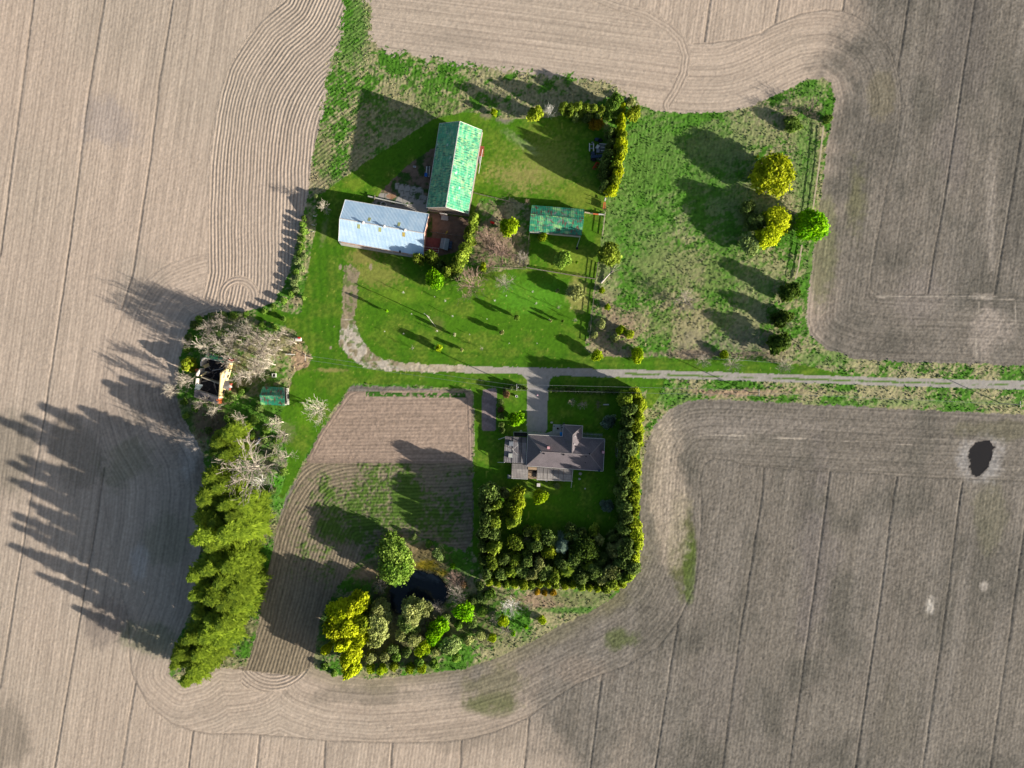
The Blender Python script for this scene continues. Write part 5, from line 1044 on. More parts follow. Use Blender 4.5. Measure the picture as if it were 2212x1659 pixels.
for dx, dy in ((1.8, 1.7), (1.6, -1.7), (-.2, .5)): m = MB(); m.beam((p[0], p[1], 4.6), (p[0] + dx, p[1] + dy, 4.7), .09, .06); m.build('antenna_arm', M_trim, an)
for a0, b0 in (((330, 352, 2.8), (218, 388, .3)), ((318, 772, 2.8), (205, 768, .3))): m = MB(); m.beam(Z(*a0), Z(*b0), .16, .14); m.build('downspout', M_trim, gar)
pch = empty('porch', Z(570, 915), 'low brown roofed back porch between garage and patio', 'porch'); bpy.context.view_layer.update()
m = MB(); c5 = [Z(712, 800, 2.6), Z(442, 786, 2.6), Z(432, 1030, 2.4), Z(706, 1044, 2.4)]; m.slab(c5, .14); m.build('roof', M_patio, pch); m = MB(); m.prism(ccw([q[:2] for q in inset(c5, .3)]), 0, 2.2); m.build('wall', M_wood, pch)
m = MB(); m.beam(Z(432, 1033, 2.42), Z(706, 1047, 2.42), .14, .14); m.build('gutter', M_trim, pch)
pat = empty('patio_roof', Z(1150, 960), 'slatted patio roof along the south wall of the bungalow', 'patio cover'); bpy.context.view_layer.update()
edges = [860, 968, 1038, 1132, 1218, 1302, 1440]
for k in range(6):
    x0, x1 = edges[k] + 3, edges[k + 1] - 4; yt = lambda x: 846 + (x - 705) * .058; yb = lambda x: 1050 + (x - 860) * .045
    m = MB(); m.slab([Z(x1, yt(x1), 2.75), Z(x0, yt(x0), 2.75), Z(x0 - 10, yb(x0), 2.4), Z(x1 - 10, yb(x1), 2.4)], .06); m.build('roof_panel', M_patio, pat)
m = MB(); m.slab([Z(1446, 890, .25), Z(862, 850, .25), Z(855, 1050, .25), Z(1440, 1078, .25)], .2); m.build('patio_floor', M_wood, pat)
m = MB(); m.slab([Z(880, 855, 2.7), Z(706, 846, 2.7), Z(708, 888, 2.62), Z(878, 898, 2.62)], .06); m.build('roof_strip', M_deck, pat)
m = MB(); m.slab([Z(1446, 1078, 2.3), Z(852, 1052, 2.3), Z(852, 1060, 2.3), Z(1446, 1086, 2.3)], .12); m.build('gutter', M_trim, pat)
for x in (855, 1000, 1150, 1300, 1435): p = Z(x, 1048 + (x - 860) * .045); m = MB(); m.beam((p[0], p[1], 0), (p[0], p[1], 2.3), .12, .12); m.build('post', M_trim, pat)
dk = empty('deck', Z(770, 960), 'open wooden deck with a dark panel as its opening beside the patio roof', 'deck'); bpy.context.view_layer.update(); m = MB(); m.slab([Z(862, 895, .5), Z(712, 888, .5), Z(710, 1040, .5), Z(862, 1046, .5)], .15); m.build('floor', M_deck, dk)
m = MB(); p = Z(822, 955, .62); m.box((p[0], p[1], .62), (1.2, 2.3, .1), -.05); m.build('opening_shade_panel', M_dark, dk)  # flat dark panel stands in for the shade in the deck opening
fl = empty('flagpole', Z(1440, 1040), 'long white pole lying off the east corner of the patio roof', 'pole'); bpy.context.view_layer.update(); m = MB(); m.beam(Z(1453, 892, 2.9), Z(1424, 1190, 1.6), .12, .12); m.build('pole', M_trim, fl); m = MB(); m.tube(Z(1424, 1188, 0), Z(1424, 1188, 1.6), .05, n=5); m.build('stand', M_greym, fl)
ac = empty('heat_pump', Z(395, 1000), 'pale blue heat pump unit at the corner of the back porch', 'air conditioner'); bpy.context.view_layer.update(); p = Z(396, 1000); m = MB(); m.box((p[0], p[1], .55), (1.1, 1.2, 1.0), -.05); m.build('case', M_greym, ac); m = MB(); m.tube((p[0], p[1], 1.05), (p[0], p[1], 1.1), .42, n=14); m.build('fan_grille', M_whitew, ac)
p = Z(1012, 1065); rd = empty('rain_barrel', p, 'small round white topped barrel at the edge of the patio roof', 'barrel'); bpy.context.view_layer.update(); m = MB(); m.tube((p[0], p[1], 0), (p[0], p[1], .9), .36, n=14); m.build('body', M_greym, rd); m = MB(); m.ring((p[0], p[1], .92), .36, .05); m.build('rim', M_trim, rd)
p = Z(880, 1132); wb = empty('utility_box', p, 'white square box on a tall stand on the lawn south of the porch', 'box'); bpy.context.view_layer.update(); m = MB(); m.box((p[0], p[1], .9), (.9, .9, 1.8), -.05); m.build('body', M_wood, wb); m = MB(); m.box((p[0], p[1], 1.84), (1.1, 1.1, .1), -.05); m.build('lid', M_trim, wb)
def rock(x, y, r, label, mat=M_pebble):
    p = Z(x, y); t = MB(); g = random.Random(x); n = 9; ring0 = [(p[0] + r * math.cos(k * 6.28 / n) * (.8 + .4 * g.random()), p[1] + r * math.sin(k * 6.28 / n) * (.7 + .4 * g.random())) for k in range(n)]
    top = [(p[0] + (q[0] - p[0]) * .6, p[1] + (q[1] - p[1]) * .6, r * .5) for q in ring0]; t.face(top)
    for k in range(n): j = (k + 1) % n; t.face([(*ring0[k], -.05), (*ring0[j], -.05), top[j], top[k]])
    tag(t.build('garden_rock', mat), label, 'rock')
rock(1575, 955, .65, 'flat pale rock on the lawn under the east end of the house, upper one'); rock(1560, 1042, .5, 'flat pale rock on the lawn under the east end of the house, lower one'); rock(1653, 1203, .4, 'small white rock alone on the shaded back lawn'); rock(1100, 108, .45, 'pale rock beside the patio slab at the driveway end')
ps = MB(); ps.prism(ccw([Z(x, y)[:2] for x, y in ((1125, 137), (1300, 145), (1300, 345), (1110, 325), (1115, 240))]), 0, .10); ps.prism(ccw([Z(x, y)[:2] for x, y in ((695, 266), (1018, 282), (1108, 250), (1110, 322), (700, 304))]), 0, .08); tag(ps.build('patio', M_slab), kind='structure')
pt = empty('patio_canopy', Z(1262, 303), 'bright blue canopy in the corner between the wing and main roof', 'canopy'); bpy.context.view_layer.update(); m = MB(); m.slab([Z(1283, 268, 2.4), Z(1238, 266, 2.4), Z(1236, 340, 2.2), Z(1282, 341, 2.2)], .05); m.build('cover', M_cyan, pt); m = MB(); m.beam(Z(1243, 222, 2.3), Z(1241, 268, 2.3), .1, .08); m.beam(Z(1178, 262, 2.3), Z(1240, 267, 2.3), .1, .08); m.build('frame', M_trim, pt); m = MB(); [m.beam(Z(x, y, 0), Z(x, y, 2.25), .07, .07) for x, y in ((1238, 268), (1238, 338))]; m.build('post', M_greym, pt)
for i, (x, y, r_, mt, lb) in enumerate([(1140, 168, .2, M_dark, 'dark'), (1200, 205, .36, M_brick, 'large terracotta'), (1256, 156, .18, M_dark, 'small black'), (1270, 190, .25, M_brick, 'brick red'), (1302, 126, .3, M_pebble, 'pale grey')]):
    p = Z(x, y); t = empty('flower_pot', p, f'{lb} flower pot on the patio beside the wing', 'flower pot', None); bpy.context.view_layer.update(); m = MB(); m.tube((p[0], p[1], .1), (p[0], p[1], .1 + r_ * 1.5), r_ * .75, r_, n=12); m.build('pot', mt, t); m = MB(); m.tube((p[0], p[1], .1 + r_ * 1.5), (p[0], p[1], .13 + r_ * 1.5), r_ * .85, n=12); m.build('soil', M_debris, t)
p = Z(592, 250); bbt = empty('bird_bath', p, 'round white bird bath beside the planting bed north of the garage', 'bird bath'); bpy.context.view_layer.update(); m = MB(); m.tube((p[0], p[1], 0), (p[0], p[1], .8), .12, n=8); m.build('stem', M_trim, bbt); m = MB(); m.ring((p[0], p[1], .85), .34, .07); m.build('basin', M_trim, bbt)
pb = empty('planting_bed', Z(580, 305), 'dark planting bed edged with slabs north of the garage', 'planter'); bpy.context.view_layer.update(); m = MB(); m.prism(ccw([Z(x, y)[:2] for x, y in ((470, 268), (690, 272), (690, 340), (475, 335))]), 0, .06); m.build('soil', M_debris, pb)
m = MB(); [m.beam(Z(*a0, .1), Z(*b0, .1), .18, .2) for a0, b0 in (((470, 265), (690, 270)), ((469, 268), (474, 338)))]; m.build('edging', M_slab, pb)
pg = empty('pergola', Z(1780, 315), 'slatted white pergola north east of the bungalow', 'pergola'); bpy.context.view_layer.update()
for k in range(15): x = 1630 + k * 22; m = MB(); m.beam(Z(x, 272 + k * 1.2, 2.5), Z(x - 4, 348 + k * 1.2, 2.5), .07, .12); m.build('slat', M_greym, pg)
for y0 in (296, 345): m = MB(); m.beam(Z(1618, y0, 2.4), Z(1942, y0 + 20, 2.4), .1, .14); m.build('beam', M_greym, pg)
for x, y in ((1622, 298), (1780, 306), (1938, 316)): m = MB(); m.beam(Z(x, y, 0), Z(x, y, 2.35), .12, .12); m.build('post', M_greym, pg)
# --- ruined house in the grove
def RZ(x, y, h=0.0): return Q(680 + x / 6.9125, 1280 + y / 6.9125, h)
def wallstrip(mb, pts, th_=.35):
    """pts: (x, y, height) along the base"""
    for (p, q) in zip(pts[:-1], pts[1:]):
        a, b = Vector(RZ(p[0], p[1])), Vector(RZ(q[0], q[1])); n = Vector((-(b - a).y, (b - a).x, 0)).normalized() * th_ / 2
        mb.prism(ccw([(a + n)[:2], (b + n)[:2], (b - n)[:2], (a - n)[:2]]) if True else None, 0, 1) if False else None
        c = [(a + n), (b + n), (b - n), (a - n)]; hs = [p[2], q[2], q[2], p[2]]
        if (c[1] - c[0]).cross(c[2] - c[1]).z < 0: c.reverse(); hs = [hs[3], hs[2], hs[1], hs[0]]
        mb.prism([tuple(x[:2]) for x in c], 0, hs)
ru = empty('ruined_house', RZ(880, 950), 'roofless ruined house with cream walls in the bare tree grove', 'ruin'); bpy.context.view_layer.update()
m = MB(); wallstrip(m, [(1335, 570, 3.0), (1300, 700, 4.0), (1262, 830, 7.6), (1235, 930, 6.6), (1190, 1080, 5.6), (1130, 1270, 4.2), (1078, 1460, 3.2)]); m.build('wall', M_cream, ru)
m = MB(); wallstrip(m, [(690, 440, 3.6), (650, 560, 4.2), (625, 650, 3.4)]); wallstrip(m, [(610, 700, 3.2), (560, 840, 4.6), (540, 900, 4.2)]); wallstrip(m, [(520, 960, 3.6), (480, 1120, 3.0), (450, 1260, 2.2)]); m.build('broken_wall', plain('pale_plaster', alb(232, 222, 208), .9, .2, 1.0), ru)
m = MB(); wallstrip(m, [(690, 440, 3.4), (860, 474, 2.2), (960, 494, 3.0), (1335, 570, 3.0)], .3); wallstrip(m, [(450, 1262, 2.6), (1076, 1462, 3.1)], .3); m.build('end_wall', M_whitew, ru)
m = MB(); wallstrip(m, [(640, 930, 3.6), (1110, 1095, 4.2)], .3); m.build('partition', M_stone, ru)
m = MB(); m.face([RZ(690, 440, .15), RZ(450, 1260, .15), RZ(1076, 1460, .15), RZ(1335, 570, .15)]); m.build('floor', M_debris, ru)
m = MB(); m.slab([RZ(1200, 585, 3.3), RZ(600, 405, 3.9), RZ(690, 285, 3.0), RZ(1210, 470, 2.6)], .1); m.build('roof_remnant', M_green2, ru)
m = MB(); m.slab([RZ(960, 1462, 3.3), RZ(340, 1262, 3.3), RZ(325, 1432, 2.5), RZ(930, 1612, 2.5)], .12); lt_r = m.build('lean_to_roof', M_board, ru); m = MB(); p = RZ(712, 1468, 3.05); m.box((p[0], p[1], 3.0), (.6, .45, .12), -.3); m.build('hole', M_dark, lt_r)
m = MB(); wallstrip(m, [(420, 1440, 2.3), (1010, 1600, 2.3)], .25); m.build('lean_to_wall', M_wood, ru)
g = random.Random(5)
for k in range(26):
    x, y = g.uniform(680, 1120), g.uniform(620, 1380); L_ = g.uniform(1.2, 4.0); a = g.uniform(0, 6.28); p = RZ(x, y, .3); z1 = g.uniform(.3, 2.4)
    m = MB(); m.beam(p, (p[0] + L_ * math.cos(a), p[1] + L_ * math.sin(a), z1), g.uniform(.12, .3), .1); m.build('fallen_beam', g.choice([M_wood, M_debris, M_whitew, M_wood]), ru)
m = MB(); m.slab([RZ(640, 780, 2.2), RZ(480, 900, 3.4), RZ(520, 920, 3.2), RZ(670, 810, 2.0)], .1); m.slab([RZ(700, 560, 1.4), RZ(560, 620, 3.6), RZ(600, 700, 3.2), RZ(730, 640, 1.2)], .08); m.build('fallen_panel', M_cream, ru)
m = MB(); m.slab([RZ(560, 1130, 2.8), RZ(400, 1100, 3.2), RZ(332, 1250, 2.6), RZ(470, 1255, 2.6)], .1); m.build('roof_fragment', M_tin, ru)
for x, y, z_, w__ in ((1290, 760, 1.6, .9), (1225, 900, 1.5, 1.0), (1110, 1300, 1.5, 1.0), (1250, 800, 4.6, .9), (1222, 905, 4.4, .9)):
    a, b = Vector(RZ(1335, 570)), Vector(RZ(1078, 1460)); d = (b - a).normalized(); n = Vector((-d.y, d.x, 0)); n = n if n.x > 0 else -n; t_ = (Vector(RZ(x, y)) - a).dot(d); c0 = a + d * t_ + n * .22
    m = MB(); m.beam((c0 - d * w__ / 2) + Vector((0, 0, z_)), (c0 + d * w__ / 2) + Vector((0, 0, z_)), .12, 1.2); wo = m.build('window', M_dark, ru)
    if z_ > 4: m = MB(); m.box((c0.x + .3, c0.y, z_ + .2), (.5, .8, .5), .3); m.build('window_box', M_trim, wo)
for x, y, z_, mt in ((1345, 500, 3.4, M_red), (1300, 620, 2.8, M_orange), (1035, 1500, 3.0, M_orange), (1030, 1580, 2.4, M_orange), (500, 750, 3.2, M_orange)): p = RZ(x, y); m = MB(); m.box((p[0], p[1], z_ / 2), (.8, .8, z_), .25); m.build('brick_pier', mt, ru)
m = MB(); m.slab([RZ(1240, 1010, 2.9), RZ(1110, 1030, 3.1), RZ(1060, 1210, 3.1), RZ(1225, 1270, 2.9)], .12); m.build('porch_roof', M_board, ru); m = MB(); wallstrip(m, [(1330, 1085, 1.9), (1275, 1265, 1.9)], .5); m.build('porch_wall', M_brick, ru); p = RZ(1300, 1165); m = MB(); m.box((p[0] + .2, p[1], 1.0), (.5, 1.0, 1.9), .25); m.build('porch_door', M_trim, ru)

# --- red railed pen and hut east of the blue shed
def Z2(x, y, h=0.0): return Q(1100 + x / 3.072, 600 + y / 3.072, h)
pn = empty('cattle_pen', Z2(1600, 980), 'rust red concrete pen with white rails at the east end of the blue shed', 'pen'); bpy.context.view_layer.update(); m = MB(); m.prism(ccw([Z2(x, y)[:2] for x, y in ((1520, 890), (1695, 905), (1675, 1062), (1512, 1048))]), 0, .12); m.build('floor', M_reddeck, pn)
for a0, b0 in (((1510, 1000), (1676, 1018)), ((1510, 1028), (1674, 1046)), ((1510, 1050), (1672, 1068)), ((1676, 1016), (1672, 1068)), ((1600, 1008), (1597, 1058))): m = MB(); m.beam(Z2(*a0, 1.3), Z2(*b0, 1.3), .09, .09); m.build('rail', M_trim, pn)
for x, y in ((1512, 1002), (1676, 1018), (1672, 1068), (1512, 1050)): m = MB(); m.beam(Z2(x, y, 0), Z2(x, y, 1.35), .1, .1); m.build('post', M_trim, pn)
ht = empty('pen_hut', Z2(1745, 965), 'small hut with curved grey tin roof beside the red pen', 'hut'); bpy.context.view_layer.update(); m = MB(); q0, q1, q2, q3, r0, r1 = Z2(1705, 898, 2.2), Z2(1685, 1015, 2.2), Z2(1778, 1042, 2.2), Z2(1800, 912, 2.2), Z2(1752, 900, 2.6), Z2(1728, 1026, 2.6)
m.slab([r0, r1, q1, q0], .08); m.slab([r1, r0, q3, q2], .08); m.build('roof', M_tin, ht); m = MB(); m.prism(ccw([p[:2] for p in inset([q0, q1, q2, q3], .2)]), 0, 2.05); m.build('wall', M_wood, ht)
tk = empty('water_tank', Z2(1815, 985), 'dark blue tank standing right of the tin roofed hut', 'tank'); bpy.context.view_layer.update(); p = Z2(1812, 985); m = MB(); m.box((p[0], p[1], .6), (1.0, 2.6, 1.2), -.15); m.build('body', M_tank, tk); m = MB(); [m.beam((p[0] - .5, p[1] + k, 1.25), (p[0] + .5, p[1] + k - .1, 1.25), .08, .08) for k in (-1, 0, 1)]; m.build('bars', M_greym, tk)
fc = empty('barnyard_fence', Z2(1750, 860), 'dark low fence across the shaded yard south of the big barn', 'fence'); bpy.context.view_layer.update(); m = MB(); m.beam(Z2(1590, 830, .9), Z2(1960, 880, .9), .1, .9); m.build('boards', M_wood, fc)
for k in range(6): p = lerp(Z2(1590, 830), Z2(1960, 880), k / 5); m = MB(); m.beam(p, up(p, 1.3), .12, .12); m.build('post', M_pole, fc)
sl = empty('toy_slide', Z2(1762, 840), 'small yellow slide in the shaded yard by the low fence', 'slide'); bpy.context.view_layer.update(); m = MB(); m.beam(Z2(1748, 858, .2), Z2(1775, 822, 1.1), .4, .1); m.build('chute', M_yel, sl); m = MB(); m.beam(Z2(1776, 820, 0), Z2(1776, 820, 1.1), .35, .1); m.build('ladder', M_yel, sl)
# white and blue rails parked along the barn's west wall
hw = empty('hay_wagon', Z2(1548, 135), 'white railed wagon with a blue end beside the west wall of the big barn', 'wagon'); bpy.context.view_layer.update()
for k, (x, w__) in enumerate(((1538, .35), (1556, .15), (1572, .2))): m = MB(); m.beam(Z2(x, 72, .9), Z2(x - 10, 195, .9), w__, .12); m.build('rail', M_trim if k != 1 else M_greym, hw)
m = MB(); m.box((*Z2(1532, 180)[:2], .7), (.9, 1.2, .8), -.1); m.build('blue_end', M_bluep, hw)
for y in (90, 180): m = MB(); p = Z2(1548, y, .35); m.tube((p[0] - .6, p[1], .35), (p[0] + .6, p[1], .35), .33, n=12); m.build('wheels', M_dark, hw)
bx = empty('feed_trough', Z2(1398, 80), 'small white trough lying in the shaded yard west of the barn', 'trough'); bpy.context.view_layer.update(); p = Z2(1398, 80); m = MB(); m.box((p[0], p[1], .25), (.9, .45, .5), -.1); m.build('body', M_trim, bx); m = MB(); m.box((p[0], p[1], .51), (.7, .28, .03), -.1); m.build('inside', M_greym, bx)
gb_ = empty('rusty_machine', Q(1800, 563), 'rust red farm implement against the east wall of the big barn', 'machine'); bpy.context.view_layer.update(); p = Q(1806, 570); m = MB(); m.box((p[0], p[1], .7), (1.3, 3.4, .5), -.15); m.build('frame', M_brick, gb_)
for k in range(5): m = MB(); m.beam((p[0] - .6, p[1] - 1.4 + k * .7, .9), (p[0] + .9, p[1] - 1.5 + k * .7, .5), .12, .3); m.build('tine', plain('rust', alb(150, 76, 56), .9, .3, 3.0) if k == 0 else M_brick, gb_)
lp = empty('metal_gate', Q(1798, 592), 'white and grey gate panels leaning on the east side of the big barn', 'gate'); bpy.context.view_layer.update()
for k in range(3): m = MB(); m.beam(Q(1799 + k * 2, 582, .5), Q(1796 + k * 2, 612, .5), .12, .8); m.build('panel', M_trim if k % 2 else M_greym, lp)
# machinery by the tall hedge
def Z3(x, y, h=0.0): return Q(1800 + x / 3.072, 200 + y / 3.072, h)
w1_ = empty('wagon_frame', Z3(1284, 1080), 'white H shaped wagon frame parked at the back lawn hedge', 'trailer'); bpy.context.view_layer.update()
for x in (1262, 1308): m = MB(); m.beam(Z3(x, 1035, .8), Z3(x, 1128, .8), .32, .2); m.build('side_beam', M_trim, w1_)
for y in (1050, 1095): m = MB(); m.beam(Z3(1262, y, .8), Z3(1308, y, .8), .3, .18); m.build('cross_beam', M_greym, w1_)
m = MB(); m.tube(Z3(1297, 1022, .9), Z3(1297, 1036, .9), .35, n=10); m.build('drum', M_greym, w1_)
for x, y in ((1262, 1045), (1262, 1118), (1308, 1045), (1308, 1118)): p = Z3(x, y, .35); m = MB(); m.tube((p[0] - .12, p[1], .35), (p[0] + .12, p[1], .35), .35, n=12); m.build('wheel', M_dark, w1_)
pl_ = empty('pipe_stack', Z3(1415, 1085), 'stack of long pale pipes lying beside the tall hedge', 'pipes', None); bpy.context.view_layer.update()
for k in range(6): m = MB(); m.tube(Z3(1375, 1042 + k * 19, .3), Z3(1460, 1048 + k * 19, .3), .2, n=8); m.build('pipe', M_greym if k % 2 else M_trim, pl_)
pw = empty('seed_drill', Z3(1340, 1190), 'dark blue grey farm implement among the machinery by the hedge', 'machine'); bpy.context.view_layer.update(); m = MB(); p = Z3(1345, 1195); m.box((p[0], p[1], .7), (4.2, .9, .5), .1); m.build('hopper', M_tank, pw)
for k in range(7): m = MB(); m.beam((p[0] - 1.9 + k * .6, p[1] + 1.0, .4), (p[0] - 1.7 + k * .6, p[1] - 1.2, .5), .1, .12); m.build('row_unit', M_greym, pw)
p = Z3(1390, 1205, .6); m = MB(); m.ring((p[0], p[1], .6), .7, .06); m.build('hoop', M_trim, pw)
rdp = empty('red_plough', Z3(1325, 1290), 'red plough at the south end of the machinery row by the hedge', 'plough'); bpy.context.view_layer.update(); m = MB(); m.beam(Z3(1300, 1325, .6), Z3(1345, 1255, .8), .3, .25); m.build('beam', M_red, rdp)
for k in range(4): p = lerp(Z3(1300, 1325, .4), Z3(1345, 1255, .6), k / 3); m = MB(); m.beam(p, (p[0] + .9, p[1] - .4, .2), .3, .25); m.build('share', M_red if k % 2 else M_brick, rdp)
for k, (x, y) in enumerate([(1345, 1000), (1380, 1010), (1352, 1085), (1355, 1130), (1300, 1160), (1305, 1230)]):
    p = Z3(x, y); t = empty('implement', p, ['black wheeled implement at the north end of the machinery', 'second dark implement at the north end of the machinery, nearer the hedge', 'white topped implement between wagon frame and pipes', 'slim grey implement below the white topped one', 'dark trailer left of the seed drill', 'dark frame left of the red plough'][k], 'machine'); bpy.context.view_layer.update()
    m = MB(); m.box((p[0], p[1], .6), (1.3, 1.0, .5), k * .5); m.build('body', [M_tank, M_dark, M_trim, M_greym, M_tank, M_dark][k], t)
    for s_ in (-1, 1): m = MB(); m.tube((p[0] + s_ * .7, p[1], .35), (p[0] + s_ * .9, p[1], .35), .35, n=10); m.build('wheel', M_dark, t)
# red thing in the scrub, grove oddments
rt = empty('garden_cart', Q(1846, 836), 'small bright red cart standing in the shaded scrub', 'cart'); bpy.context.view_layer.update(); p = Q(1847, 836); m = MB(); m.slab([(p[0] + .8, p[1] + .1, .9), (p[0] - .8, p[1] + .5, .8), (p[0] - .7, p[1] - .1, .7), (p[0] + .6, p[1] - .6, .8)], .25); m.build('tray', plain('bright_red', alb(255, 40, 20), .5, .05, 3.0), rt); m = MB(); m.tube((p[0] - .3, p[1] - .3, .25), (p[0] + .3, p[1] - .3, .25), .25, n=10); m.build('wheel', M_dark, rt)
ck = empty('fuel_tank', Q(*G1(1608, 405)), 'white tank with a red top at the east edge of the grove', 'tank'); bpy.context.view_layer.update(); p = Q(*G1(1605, 410)); m = MB(); m.tube((p[0] - .9, p[1], .9), (p[0] + .9, p[1], .9), .6, n=12); m.build('body', M_trim, ck); m = MB(); m.box((p[0] + .4, p[1] + .5, 1.4), (.9, .5, .35)); m.build('cap', M_red, ck); m = MB(); [m.beam((p[0] + s_ * .6, p[1], 0), (p[0] + s_ * .6, p[1], .5), .9, .1) for s_ in (-1, 1)]; m.build('stand', M_greym, ck)
wp = empty('white_pipe', Q(*G1(1490, 578)), 'white pipe lying on the straw at the edge of the grove', 'pipe'); bpy.context.view_layer.update(); m = MB(); m.tube(Q(*G1(1445, 576), .3), Q(*G1(1550, 582), .3), .16, n=8); m.build('tube', M_trim, wp); m = MB(); m.tube(Q(*G1(1478, 577), .3), Q(*G1(1510, 579), .3), .26, n=8); m.build('sleeve', M_slab, wp)
bl = empty('barrel', Q(*G1(1165, 1560)), 'blue barrel at the north side of the huge bare tree', 'barrel'); bpy.context.view_layer.update(); p = Q(*G1(1168, 1557)); m = MB(); m.tube((p[0], p[1], 0), (p[0], p[1], 1.1), .6, n=14); m.build('body', M_bluep, bl); m = MB(); m.ring((p[0], p[1], 1.1), .6, .06); m.build('rim', plain('light_blue', alb(110, 160, 220), .6, .1, 3), bl)
bl2 = empty('metal_tub', Q(*G1(1135, 1592)), 'pale grey metal tub beside the blue barrel', 'tub'); bpy.context.view_layer.update(); p = Q(*G1(1132, 1592)); m = MB(); m.tube((p[0] - .7, p[1] - .6, .4), (p[0] + .4, p[1] + .5, .4), .45, n=12); m.build('body', M_greym, bl2); m = MB(); m.box((p[0], p[1], .15), (1.0, 1.0, .3)); m.build('stand', M_wood, bl2)
wc = empty('water_well', Q(*G1(1320, 822)), 'small white edged well in the undergrowth north of the little green shed', 'well'); bpy.context.view_layer.update(); p = Q(*G1(1320, 822)); m = MB(); [m.box((p[0] + dx, p[1] + dy, .4), (a, b, .8)) for dx, dy, a, b in ((-.55, 0, .2, 1.3), (.55, 0, .2, 1.3), (0, -.55, .9, .2), (0, .55, .9, .2))]; m.build('curb', M_slab, wc); m = MB(); m.box((p[0], p[1], .2), (.88, .88, .3)); m.build('shaft', M_dark, wc)
# dead fallen tree at the pen corner
dl = empty('fallen_tree', Q(2290, 1030), 'dead grey tree fallen across the fence corner of the pen', 'tree'); bpy.context.view_layer.update()
def F(x, y, h=0.0): return Q(1800 + x / 3.072, 700 + y / 3.072, h)
m = MB(); m.tube(F(1395, 1110, .2), F(1510, 985, .9), .28, .18, n=8); m.build('trunk', plain('dead_wood', alb(206, 196, 186), .9, .15, 3.0), dl)
for i, (x, y) in enumerate([(1620, 900), (1580, 880), (1540, 890), (1600, 950), (1560, 1020), (1530, 1025), (1600, 870), (1640, 930)]): m = MB(); m.tube(F(1500, 995, .9), F(x, y, 1.4 + .15 * i), .12, .03, n=5); m.build('branch', M_twig, dl)
# --- fences
def fence(name, label, pts, hgt, mat, step=3.0, rails=2, pw_=.12, rw=.06):
    t = empty(name, pts[0], label, 'fence'); bpy.context.view_layer.update(); r_ = MB(); posts = []
    for a, b in zip(pts[:-1], pts[1:]):
        L_ = math.dist(a, b); n = max(1, round(L_ / step))
        for k in range(n + 1):
            p = lerp(a, b, k / n)
            if all(math.dist(p, q) > .5 for q in posts): posts.append(p)
        for j in range(rails): r_.beam((a[0], a[1], hgt * (j + 1) / rails - .1), (b[0], b[1], hgt * (j + 1) / rails - .1), rw, .14)
    r_.build('rail', mat, t)
    for p in posts: m = MB(); m.beam((p[0], p[1], 0), (p[0], p[1], hgt + .1), pw_, pw_); m.build('post', M_pole, t)
    return t
fence('pen_fence', 'brown board fence around the grass pen south of the rusty green shed', [F(568, 540), F(530, 935), F(1335, 1070), F(1358, 880)], 1.3, M_wood, rails=3, rw=.1)
fence('pen_fence', 'pale board fence east of the pen gate', [F(1440, 300), F(1425, 430), F(1408, 562)], 1.2, M_stone, rails=2, rw=.16)
fence('scrub_fence', 'brown fence along the south side of the scrub patch', [F(0, 925), F(300, 940), F(530, 952)], 1.1, M_wood)
fence('scrub_fence', 'weathered fence between big barn and rusty green shed', [F(-120, 60), F(0, 95), F(180, 135), F(420, 200)], 1.0, M_wood)
gt_ = empty('farm_gate', F(1320, 318), 'orange and white gate between rusty green shed and paddock', 'gate'); bpy.context.view_layer.update()
for a0, b0, mt, nm in (((1205, 295), (1300, 312), M_stone, 'panel'), ((1300, 312), (1365, 320), M_orange, 'gate_leaf'), ((1365, 318), (1440, 322), M_trim, 'gate_leaf')): m = MB(); m.beam(F(*a0, .8), F(*b0, .8), .25, .8); m.build(nm, mt, gt_)
for x, y in ((1205, 295), (1300, 312), (1440, 320)): m = MB(); m.beam(F(x, y, 0), F(x, y, 1.5), .2, .2); m.build('post', M_pole, gt_)
op = empty('loading_chute', F(1428, 210), 'orange red cattle chute with white posts beside the hedge end', 'chute'); bpy.context.view_layer.update(); m = MB(); m.beam(F(1430, 178, .9), F(1420, 255, .9), .35, .8); m.beam(F(1445, 180, .9), F(1440, 250, .9), .2, .8); m.build('side', M_orange, op); m = MB(); m.beam(F(1448, 130, 1.0), F(1440, 165, .9), .35, .2); m.build('ramp', M_trim, op); [(lambda m: (m.beam(F(x, y, 0), F(x, y, 1.8), .15, .15), m.build('post', M_pole, op)))(MB()) for x, y in ((1395, 150), (1405, 200), (1410, 250), (1450, 260))]
pw2 = empty('fence_brace', F(1150, 570), 'white pole frame with a dark stump at the shed corner in the pen', 'frame'); bpy.context.view_layer.update(); m = MB(); m.beam(F(1155, 575, 1.5), F(1115, 695, .5), .12, .12); m.build('pole', M_trim, pw2); m = MB(); p = F(1118, 712); m.tube((p[0], p[1], 0), (p[0], p[1], .6), .5, .4, n=9); m.build('stump', M_dark, pw2)
fence('paddock_fence', 'long pale rail fence down the east side of the paddock', [W(1776, 275), W(1768, 350), W(1757, 430), W(1751, 470)], 1.25, M_stone, step=5, rw=.22)
fence('paddock_fence', 'pale fence south of the big lime tree on the east side of the paddock', [W(1730, 530), W(1722, 580), W(1716, 604)], 1.25, M_stone, step=5, rw=.2)
fence('paddock_fence', 'thin wire fence along the north verge of the track', [W(1500, 774), W(1600, 778), W(1700, 786)], 1.1, M_greym, step=6, rw=.04)
fence('orchard_fence', 'dark fence between orchard and paddock', [W(1287, 604), W(1280, 660), W(1272, 740)], 1.2, M_wood, rw=.1)
